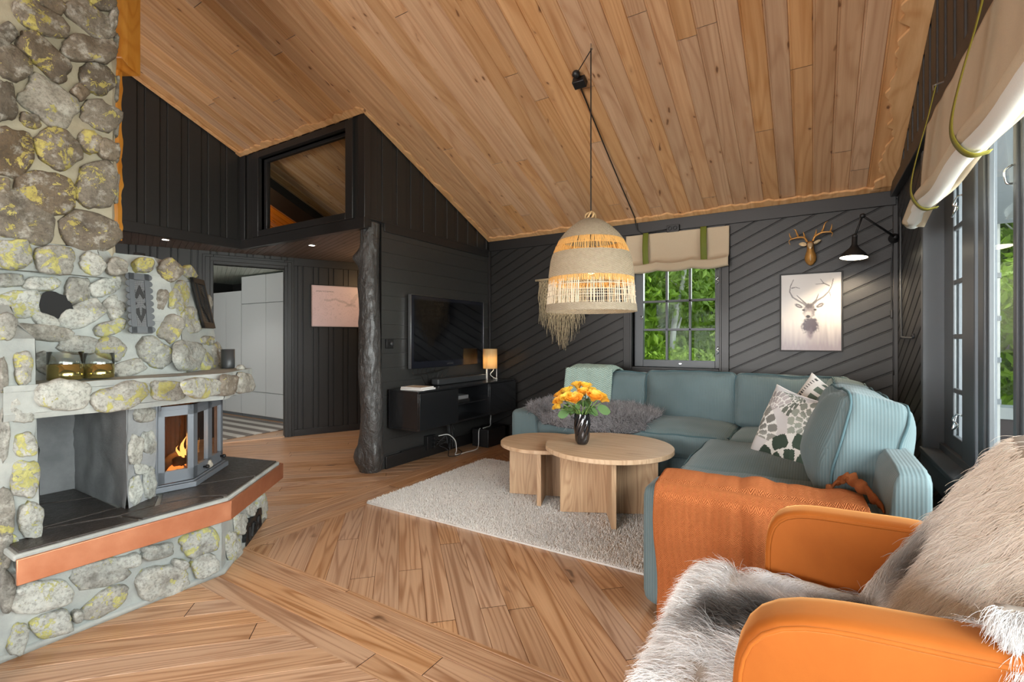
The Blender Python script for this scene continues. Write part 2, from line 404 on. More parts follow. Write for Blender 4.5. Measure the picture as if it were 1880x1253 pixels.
    def build(s, name, mat, parent=None, smooth=False, bevel=0, sub=0, solid=0, seg=2, weld=False):
        me = bpy.data.meshes.new(name); me.from_pydata(s.v, [], s.f); me.validate(clean_customdata=False)
        if s.useuv and len(me.loops) == len(s.uv):
            l = me.uv_layers.new(name='UVMap'); l.data.foreach_set('uv', np.array(s.uv, dtype=np.float32).ravel())
        if s.usec and len(me.loops) == len(s.c):
            l = me.color_attributes.new('bc', 'FLOAT_COLOR', 'CORNER'); l.data.foreach_set('color', np.array([c if len(c) == 4 else tuple(c)+(1,) for c in s.c], dtype=np.float32).ravel())
        if smooth: me.polygons.foreach_set('use_smooth', [True]*len(me.polygons))
        for mm in (mat if isinstance(mat, list) else [mat]): me.materials.append(M[mm])
        me.update(); o = bpy.data.objects.new(name, me); COL.objects.link(o)
        if weld:
            md = o.modifiers.new('w', 'WELD'); md.merge_threshold = .0004
        if solid:
            md = o.modifiers.new('s', 'SOLIDIFY'); md.thickness = solid; md.offset = 0
        if bevel:
            md = o.modifiers.new('b', 'BEVEL'); md.width = bevel; md.segments = seg; md.limit_method = 'ANGLE'; md.angle_limit = R(40)
            if not smooth and seg > 1: me.polygons.foreach_set('use_smooth', [True]*len(me.polygons)); me.set_sharp_from_angle(angle=R(35))
        if sub:
            md = o.modifiers.new('u', 'SUBSURF'); md.levels = sub; md.render_levels = sub
        if parent is not None: adopt(o, parent)
        return o
def adopt(o, parent):
    o.parent = parent
    loc = Vector(parent['_w']) if '_w' in parent else Vector((0, 0, 0))
    o.matrix_parent_inverse = Matrix.Translation(-loc)
def thing(name, label, cat, loc=(0, 0, 0), group=None):
    o = bpy.data.objects.new(name, None); COL.objects.link(o); o.location = loc; o['_w'] = list(loc)
    o.empty_display_size = .1
    return tag(o, label, cat, group)
def tag(o, label=None, cat=None, group=None, kind=None):
    if label: o['label'] = label
    if cat: o['category'] = cat
    if group: o['group'] = group
    if kind: o['kind'] = kind
    return o
def struct(o, label=None):
    o['kind'] = 'structure'
    if label: o['label'] = label
    return o
def copy_tree(o, loc, rotz=0, scale=1, label=None):
    c = o.copy(); COL.objects.link(c); c.location = loc; c.rotation_euler = (0, 0, rotz); c.scale = (scale,)*3
    if label: c['label'] = label
    def rec(src, dst):
        for ch in src.children:
            d = ch.copy(); COL.objects.link(d); d.parent = dst; d.matrix_parent_inverse = ch.matrix_parent_inverse.copy(); rec(ch, d)
    rec(o, c); return c

def clip(poly, ax, val, keep_less):
    out = []; n = len(poly)
    for i in range(n):
        a, b = poly[i], poly[(i+1) % n]
        ia = (a[ax] <= val) if keep_less else (a[ax] >= val); ib = (b[ax] <= val) if keep_less else (b[ax] >= val)
        if ia: out.append(a)
        if ia != ib:
            t = (val-a[ax])/(b[ax]-a[ax]); out.append((a[0]+t*(b[0]-a[0]), a[1]+t*(b[1]-a[1])))
    return out
def clad(mb, org, U, V, N, regions, prof, pitch, joints=None, seed=1, ang=0, gap=.0015):
    """profiled boards: regions are convex polygons in (u,v) of the plane; boards run along the direction ang (0 = along v)"""
    rng = random.Random(seed); U, V, N, org = Vector(U), Vector(V), Vector(N), Vector(org)
    ca, sa = math.cos(ang), math.sin(ang)
    Q = [[(u*ca-v*sa, u*sa+v*ca) for u, v in reg] for reg in regions]      # rotate into board space
    u0 = min(p[0] for q in Q for p in q); u1 = max(p[0] for q in Q for p in q)
    v0 = min(p[1] for q in Q for p in q); v1 = max(p[1] for q in Q for p in q)
    for i in range(math.floor(u0/pitch), math.ceil(u1/pitch)):
        ub = i*pitch; cuts = [v0-1]
        if joints:
            x = v0-rng.random()*joints[1]
            while x < v1: x += rng.uniform(*joints); cuts.append(x)
        cuts.append(v1+9)
        for ca0, ca1 in zip(cuts[:-1], cuts[1:]):
            r1, r2 = rng.random(), rng.random()
            for (a, da), (b, db) in zip(prof[:-1], prof[1:]):
                for q in Q:
                    p = clip(clip(q, 0, ub+a, False), 0, ub+b, True)
                    if len(p) < 3: continue
                    if joints: p = clip(clip(p, 1, ca0+gap, False), 1, ca1-gap, True)
                    if len(p) < 3: continue
                    P = []; uv = []
                    for (x, y) in p:
                        d = da+(db-da)*((x-ub-a)/(b-a)) if b > a else da
                        P.append(org+U*(x*ca+y*sa)+V*(-x*sa+y*ca)+N*d); uv.append((x-ub, y))
                    ok = [k for k in range(len(P)) if (P[k]-P[k-1]).length > 1e-6]
                    if len(ok) >= 3: mb.poly([P[k] for k in ok], [uv[k] for k in ok], (r1, r2, 0, 1))

def hair(name, parent, mat, roots, dirs, lens, rad, cols, segs=4, curl=.15, grav=.0, seed=3, tip=.25):
    rng = np.random.default_rng(seed); n = len(roots)
    roots = np.asarray(roots, float); d = np.asarray(dirs, float); d /= np.linalg.norm(d, axis=1, keepdims=True)+1e-9
    L = np.asarray(lens, float).reshape(-1, 1)
    pos = np.zeros((n, segs+1, 3)); pos[:, 0] = roots; cur = d.copy()
    for k in range(segs):
        cur = cur+rng.normal(0, curl, (n, 3))+np.array([0, 0, -grav]); cur /= np.linalg.norm(cur, axis=1, keepdims=True)+1e-9
        pos[:, k+1] = pos[:, k]+cur*L/segs
    cu = bpy.data.hair_curves.new(name); cu.add_curves([segs+1]*n)
    cu.attributes['position'].data.foreach_set('vector', pos.astype(np.float32).ravel())
    ra = cu.attributes.get('radius') or cu.attributes.new('radius', 'FLOAT', 'POINT')
    prof = np.linspace(1, tip, segs+1); ra.data.foreach_set('value', (np.ones((n, 1))*rad*prof).astype(np.float32).ravel())
    at = cu.attributes.new('bc', 'FLOAT_COLOR', 'CURVE'); cc = np.ones((n, 4), np.float32); cc[:, :3] = np.asarray(cols)[:, :3]
    at.data.foreach_set('color', cc.ravel()); cu.materials.append(M[mat])
    o = bpy.data.objects.new(name, cu); COL.objects.link(o)
    if parent is not None: adopt(o, parent)
    return o
def scatter(mb, n, seed=1):
    """area-weighted random points and normals on a mesh builder"""
    rng = np.random.default_rng(seed); V = np.array(mb.v); tri = []
    for f in mb.f:
        for k in range(1, len(f)-1): tri.append((f[0], f[k], f[k+1]))
    T = np.array(tri); A, B, Cc = V[T[:, 0]], V[T[:, 1]], V[T[:, 2]]
    nr = np.cross(B-A, Cc-A); ar = np.linalg.norm(nr, axis=1)+1e-12
    i = rng.choice(len(T), n, p=ar/ar.sum()); r1 = np.sqrt(rng.random((n, 1))); r2 = rng.random((n, 1))
    return A[i]*(1-r1)+B[i]*r1*(1-r2)+Cc[i]*r1*r2, (nr/ar[:, None])[i]
def catmull(P, n=8):
    P = [Vector(p) for p in P]; Q = [P[0]*2-P[1]]+P+[P[-1]*2-P[-2]]; out = []
    for i in range(1, len(Q)-2):
        for k in range(n):
            t = k/n; a, b, c, d = Q[i-1], Q[i], Q[i+1], Q[i+2]
            out.append(.5*((2*b)+(c-a)*t+(2*a-5*b+4*c-d)*t*t+(3*b-a-3*c+d)*t**3))
    return out+[P[-1]]

# ------------------------------------------------------------------ room numbers
YA, XB, XT, XL, YL = 4.53, .53, -3.117, -4.925, 2.735     # back wall, window wall, television wall, loft wall, loft front
SL, ZA, YR = .418, 2.222, -.3                             # roof slope, height at the back wall, ridge
def roof(y): return ZA+SL*(YA-y) if y >= YR else ZA+SL*(YA-YR)-SL*(YR-y)
ZR = roof(YR); YB = -4.6; SOF = 2.045
HD = Vector((math.cos(R(64.4)), math.sin(R(64.4)), 0)); HN = Vector((HD.y, -HD.x, 0)); H0 = Vector((-5.085, 3.337, 0))  # hall wall
sl = Vector((0, -1, SL)).normalized(); rn = Vector((0, -SL, -1)).normalized()
PANEL = [(0, -.011), (.003, -.002), (.008, 0), (.108, 0), (.113, -.002), (.116, -.011), (.120, -.007), (.168, -.007), (.172, -.011)]      # lock panel: wide over-board, recessed under-board
DIAG = [(0, -.008), (.003, 0), (.006, 0), (.0075, -.004), (.010, -.004), (.0115, 0), (.089, 0), (.092, -.008), (.094, -.008)]
BOARD = [(0, -.006), (.004, 0), (.009, 0), (.011, -.0025), (.014, -.0025), (.016, 0), (.110, 0), (.114, -.006)]

# ceiling: boards running down the slope
mb = MB(); k = 1/math.cos(math.atan(SL))
clad(mb, (0, YA+.05, roof(YA+.05)), (1, 0, 0), sl, rn, [[(XL-1.9, 0), (XB+.12, 0), (XB+.12, (YA+.05-YR)*k), (XL-1.9, (YA+.05-YR)*k)]], BOARD, .114, (2.2, 4.6), 3)
o = struct(mb.build('ceiling', 'ceil'), 'sloping pine board ceiling with knots'); 
mb = MB(); sl2 = Vector((0, -1, -SL)).normalized()
clad(mb, (0, YR, ZR), (1, 0, 0), sl2, Vector((0, SL, -1)).normalized(), [[(XL-1.9, 0), (XB+.12, 0), (XB+.12, (YR-YB)*k), (XL-1.9, (YR-YB)*k)]], BOARD, .114, (2.2, 4.6), 5)
mb.build('ceiling_slope', 'ceil', o)
mb = MB()   # roof deck above the boards keeps daylight out
for (ya, yb) in ((YA+.6, YR), (YR, YB-.6)):
    mb.slab([(XL-2.2, ya, roof(ya)+.03), (XB+1.5, ya, roof(ya)+.03), (XB+1.5, yb, roof(yb)+.03), (XL-2.2, yb, roof(yb)+.03)], (0, 0, .1))
mb.build('roof_deck', 'porch', o)

# floor: herringbone fields divided by bands of straight boards
mb = MB(); FB = [(0, -.0035), (.0018, 0), (.1082, 0), (.11, -.0035)]
X1, X0, Y0, Y1 = -2.545, -2.875, 1.12, 1.45
flo = lambda reg, ang, seed: clad(mb, (0, 0, 0), (1, 0, 0), (0, 1, 0), (0, 0, 1), reg, FB, .11, (1.3, 3.4), seed, ang)
rect = lambda a, b, c, d: [(a, c), (b, c), (b, d), (a, d)]
flo([rect(X1, 1.2, Y1, 5)], R(-45), 11); flo([rect(-9, X0, Y1, 6.2)], R(45), 12)
flo([rect(X1, 1.2, -5, Y0)], R(45), 13); flo([rect(-9, X0, -5, Y0)], R(-45), 14)
flo([rect(-9, 1.2, Y0, Y1)], R(-90), 15); flo([rect(X0, X1, Y1, 5)], 0, 16); flo([rect(X0, X1, -5, Y0)], 0, 17)
struct(mb.build('floor', 'floor'), 'oiled pine floor laid in herringbone fields')
mb = MB(); mb.bx(-9, 1.2, -5, 6.4, -.2, -.012); struct(mb.build('floor_base', 'slot'))

# back wall with the small window: diagonal boards
WA = (-1.46, -.69, .855, 1.86)      # clear opening x0,x1,z0,z1
mb = MB(); zt = ZA+.02; yy = YA
regs = [rect(XT, WA[0], 0, zt), rect(WA[1], XB, 0, zt), rect(WA[0], WA[1], 0, WA[2]), rect(WA[0], WA[1], WA[3], zt)]
clad(mb, (0, YA, 0), (1, 0, 0), (0, 0, 1), (0, -1, 0), regs, DIAG, .094, None, 21, R(90-26.4))
o = struct(mb.build('wall_back', 'black'), 'black diagonal board wall behind the sofa')
mb = MB()
for a, b, c, d in ((XT-.2, WA[0], -.1, zt+.05), (WA[1], XB+.25, -.1, zt+.05), (WA[0], WA[1], -.1, WA[2]), (WA[0], WA[1], WA[3], zt+.05)): mb.bx(a, b, YA+.012, YA+.16, c, d)
mb.build('outer_shell', 'porch', o)
# right wall with the long window
WB0, WB1, WBZ0, WBZ1 = -1.6, 3.44, .52, 2.12
mb = MB()
cl = lambda reg, seed, ang=R(90+25.5), prof=DIAG, p=.094: clad(mb, (XB, 0, 0), (0, 1, 0), (0, 0, 1), (-1, 0, 0), reg, prof, p, None, seed, ang)
cl([rect(WB1, YA, 0, 2.215)], 31); cl([rect(WB0, WB1, 0, WBZ0)], 32); cl([rect(YB, WB0, 0, 2.215)], 33)
o = struct(mb.build('wall_right', 'black'), 'black board wall around the long window')
mb = MB(); clad(mb, (XB-.02, 0, 0), (0, 1, 0), (0, 0, 1), (-1, 0, 0), [[(YR, 2.215), (YA, 2.215), (YA, roof(YA)), (YR, ZR)], [(YB, 2.215), (YR, 2.215), (YR, ZR), (YB, roof(YB))]], PANEL, .172, None, 34)
mb.build('gable_boards', 'black', o)
mb = MB()
for a, b, c, d in ((WB1+.02, YA+.16, -.1, 2.25), (WB0, WB1, -.1, WBZ0-.005), (YB, WB0, -.1, 2.25), (WB0, WB1, WBZ1, 2.25)): mb.bx(XB+.012, XB+.16, a, b, c, d)
mb.slab([(XB+.005, YB, 2.2), (XB+.005, YA+.1, 2.2), (XB+.005, YA+.1, roof(YA)+.04), (XB+.005, YR, ZR+.04), (XB+.005, YB, roof(YB)+.04)], (.15, 0, 0))
mb.build('outer_shell', 'porch', o)
# television wall (boards lying flat), upper loft cladding
mb = MB(); HB = [(0, -.0025), (.0015, 0), (.1225, 0), (.124, -.0025)]
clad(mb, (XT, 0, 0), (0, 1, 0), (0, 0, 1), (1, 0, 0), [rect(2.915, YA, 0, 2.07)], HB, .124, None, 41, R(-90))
o = struct(mb.build('wall_left', 'blacklit'), 'black horizontal board wall behind the television')
mb = MB(); mb.bx(XT-.13, XT-.006, 2.92, YA, 0, 2.4); mb.build('partition_core', 'blackflat', o)
mb = MB(); clad(mb, (XT, 0, 0), (0, 1, 0), (0, 0, 1), (1, 0, 0), [[(YL, 2.10), (YA, 2.10), (YA, roof(YA)), (YL, roof(YL))]], PANEL, .172, None, 42)
mb.build('gable_boards', 'black', o)
mb = MB(); mb.bx(XT-.05, XT+.012, 2.94, YA, 2.035, 2.115); mb.bx(XT-.002, XT+.014, YL, YA, 2.105, 2.12); mb.build('ledger_board', 'blackflat', o, bevel=.003)
# loft block
LW = (-4.60, -3.325, 2.175, 2.885)
mb = MB()
cl = lambda reg, seed: clad(mb, (0, YL, 0), (1, 0, 0), (0, 0, 1), (0, -1, 0), reg, PANEL, .172, None, seed)
zl = roof(YL)
cl([rect(XL, LW[0]-.09, SOF, zl), rect(LW[1]+.09, XT, SOF, zl), rect(LW[0]-.09, LW[1]+.09, SOF, LW[2]-.06), rect(LW[0]-.09, LW[1]+.09, LW[3]+.06, zl)], 51)
o = struct(mb.build('wall_loft', 'black'), 'black board loft front with an inside window')
mb = MB()
for a, b, c, d in ((XL, LW[0], SOF, zl), (LW[1], XT, SOF, zl), (LW[0], LW[1], SOF, LW[2]), (LW[0], LW[1], LW[3], zl)): mb.bx(a, b, YL+.012, YL+.1, c, d)
mb.build('partition_core', 'blackflat', o)
mb = MB(); clad(mb, (XL, 0, 0), (0, 1, 0), (0, 0, 1), (1, 0, 0), [[(YR, SOF+.02), (YL, SOF+.02), (YL, roof(YL)), (YR, ZR)]], PANEL, .172, None, 52)
mb.build('side_boards', 'black', o)
mb = MB(); mb.slab([(XL-.02, YR, SOF), (XL-.02, YL, SOF), (XL-.02, YL, roof(YL)+.02), (XL-.02, YR, ZR+.02)], (-.1, 0, 0)); mb.build('side_core', 'blackflat', o)
mb = MB(); mb.bx(XL-.02, XT+.015, YL-.02, YL+.02, SOF-.02, SOF+.07); mb.bx(XL-.03, XL+.018, YR, YL, SOF-.02, SOF+.07); mb.bx(XT-.07, XT+.01, YL-.012, YL+.05, SOF, zl-.01); mb.bx(XL-.01, XL+.07, YL-.015, YL, SOF, zl); mb.build('edge_boards', 'blackflat', o, bevel=.003)
# hall soffit and hall wall
mb = MB(); SB = [(0, -.004), (.002, 0), (.052, 0), (.054, -.004)]
HP1 = [(-6.9, -.45), (-5.373, YL), (XL-.01, YL), (XL-.01, -.45)]; HP2 = [(-5.373, YL), (-4.502, 4.555), (XT-.02, 4.555), (XT-.02, YL)]
clad(mb, (0, 0, SOF), (1, 0, 0), (0, 1, 0), (0, 0, -1), [HP1, HP2], SB, .054, None, 61, R(-90+20))
struct(mb.build('ceiling_hall', 'soffit'), 'low brown board ceiling under the loft')
mb = MB(); mb.prism([(-6.9, -.45), (-5.373, YL+.1), (XL-.1, YL+.1), (XL-.1, -.45)], SOF+.02, SOF+.1); mb.prism([(-5.373, YL+.08), (-4.502, 4.555), (XT-.1, 4.555), (XT-.1, YL+.08)], SOF+.02, SOF+.1); mb.prism([(-8.3, -1), (-7.1, -1), (-4.5, 4.5), (-8.3, 4.5)], 2.16, 2.2); struct(mb.build('floor_loft', 'loftceil'))
DS0, DS1, DZ = -.715, -.03, 1.91
hw = lambda s, d, z: H0+HD*s+HN*d+Vector((0, 0, z))
mb = MB(); HP = [(0, -.014), (.003, 0), (.100, 0), (.103, -.014), (.112, -.014), (.115, -.004), (.158, -.004), (.161, -.014), (.170, -.014)]
clad(mb, H0, HD, (0, 0, 1), HN, [rect(-4.2, DS0-.07, 0, SOF), rect(DS1+.07, 1.35, 0, SOF), rect(DS0-.07, DS1+.07, DZ+.07, SOF)], HP, .170, None, 62)
o = struct(mb.build('wall_hall', 'black'), 'black board wall with the bedroom doorway')
mb = MB()
for s0, s1, z0, z1 in ((-4.2, DS0, 0, SOF), (DS1, 1.35, 0, SOF), (DS0, DS1, DZ, SOF)):
    mb.slab([hw(s0, -.016, z0), hw(s1, -.016, z0), hw(s1, -.016, z1), hw(s0, -.016, z1)], -HN*.08)
mb.build('partition_core', 'blackflat', o)
e = hw(1.2, 0, 0); mb = MB(); mb.bx(e.x-.1, XT-.1, e.y, e.y+.08, 0, SOF); struct(mb.build('wall_hall_end', 'black'))
mb = MB()   # doorway casing
for (s0, s1, z0, z1, d0, d1) in ((DS0-.1, DS0, 0, DZ+.1, -.1, .02), (DS1, DS1+.1, 0, DZ+.1, -.1, .02), (DS0, DS1, DZ, DZ+.1, -.1, .02), (DS0-.075, DS0-.03, 0, DZ+.075, .02, .03), (DS1+.03, DS1+.075, 0, DZ+.075, .02, .03), (DS0-.03, DS1+.03, DZ+.03, DZ+.075, .02, .03)):
    mb.slab([hw(s0, d0, z0), hw(s1, d0, z0), hw(s1, d0, z1), hw(s0, d0, z1)], HN*(d1-d0))
struct(mb.build('door_1', 'blackflat', bevel=.004), 'black doorway casing to the bedroom')
mb = MB(); mb.slab([hw(DS1+.1, 0, 0), hw(1.2, 0, 0), hw(1.2, 0, .075), hw(DS1+.1, 0, .075)], HN*.016); mb.slab([hw(-3, 0, 0), hw(DS0-.1, 0, 0), hw(DS0-.1, 0, .075), hw(-3, 0, .075)], HN*.016)
mb.slab([hw(DS1+.1, 0, 1.955), hw(1.2, 0, 1.955), hw(1.2, 0, SOF), hw(DS1+.1, 0, SOF)], HN*.016)
struct(mb.build('baseboard_hall', 'blackflat', bevel=.003))
mb = MB(); mb.slab([hw(DS0, -.1, 0), hw(DS1, -.1, 0), hw(DS1, -.1, .012), hw(DS0, -.1, .012)], HN*.12); struct(mb.build('trim_threshold', 'floor', bevel=.002))
mb = MB(); mb.bx(XT, XT+.02, 2.95, YA, 0, .11); struct(mb.build('baseboard_left', 'blackflat', bevel=.004))
mb = MB(); mb.bx(XT+.01, XB-.01, YA-.018, YA, 2.105, zt-.01); mb.bx(XT, XT+.03, YA-.03, YA, 0, 2.1); mb.bx(XB-.03, XB, YA-.03, YA, 0, 2.1); struct(mb.build('trim_back', 'blackflat', bevel=.003), 'black cornice board along the back wall')
mb = MB(); mb.bx(XB-.045, XB, YB, YA-.02, 2.165, 2.255); struct(mb.build('trim_right', 'blackflat', bevel=.004), 'black header board above the long window')
mb = MB(); mb.bx(-9, -1.6, YB-.1, YB, 0, .35); mb.bx(-9, -4.2, YB-.1, YB, .35, 3); mb.bx(-4.2, .7, YB-.1, YB, 2.25, 2.6); mb.bx(-1.6, .7, YB-.1, YB, 0, .35); mb.bx(-.05, .7, YB-.1, YB, .35, 2.3); mb.bx(-4.2, .7, YB-.08, YB-.02, .3, .36)
struct(mb.build('wall_camera_side', 'black'))
mb = MB()
for x in (-4.2, -2.8, -1.4, -.05): mb.bx(x-.04, x+.04, YB-.08, YB-.02, .35, 2.25)
mb.bx(-4.2, -.05, YB-.08, YB-.02, .33, .4); mb.bx(-4.2, -.05, YB-.08, YB-.02, 2.2, 2.27); struct(mb.build('window_3', 'greyframe'))  # unseen window frames, added around the fill light behind the camera
mb = MB(); mb.bx(-8.4, -8.3, -5, 6.2, -.1, 5); struct(mb.build('wall_far_left', 'black'))
# pale waney-edged strips where the ceiling meets the walls
def waney(name, P0, P1, inward, w0, w1, seed):
    rng = random.Random(seed); P0, P1 = Vector(P0), Vector(P1); L = (P1-P0).length; n = int(L/.012); inn = Vector(inward).normalized(); mb = MB(); pts = []; w = (w0+w1)/2; ph = rng.random()*9
    for i in range(n+1):
        x = L*i/n
        q = mnoise.noise(Vector((x*5, seed*3.1, 0)))*.9+mnoise.noise(Vector((x*16, seed, 4)))*.55
        q = max(-1, min(1, q*1.7)); pts.append(P0+(P1-P0)*(i/n)+inn*(w+(w1-w0)/2*q))
    dn = (P1-P0).cross(inn).normalized()
    if dn.z > 0: dn = -dn
    for a, b, pa, pb in zip(pts[:-1], pts[1:], range(n), range(1, n+1)):
        A, B = P0+(P1-P0)*(pa/n), P0+(P1-P0)*(pb/n)
        mb.poly([A+dn*.018, B+dn*.018, b+dn*.018, a+dn*.018]); mb.poly([a+dn*.018, b+dn*.018, b, a])
        mb.poly([A, B, B+dn*.018, A+dn*.018])
    return struct(mb.build(name, 'waney', smooth=False), 'pale wavy-edged strip along the ceiling')
rp = lambda x, y: (x, y, roof(y)-.004)
waney('trim_1', rp(XT+.03, YA-.02), rp(XB-.02, YA-.02), sl, .03, .085, 1)
waney('trim_2', rp(XT+.01, YL-.02), rp(XT+.01, YA-.02), (1, 0, 0), .02, .065, 2)
waney('trim_3', rp(XL, YL-.015), rp(XT+.03, YL-.015), sl, .02, .075, 3)
waney('trim_4', rp(XL+.02, 1.0), rp(XL+.02, YL-.02), (1, 0, 0), .015, .04, 4)
waney('trim_5', rp(XB-.02, .8), rp(XB-.02, YA-.02), (-1, 0, 0), .06, .15, 5)
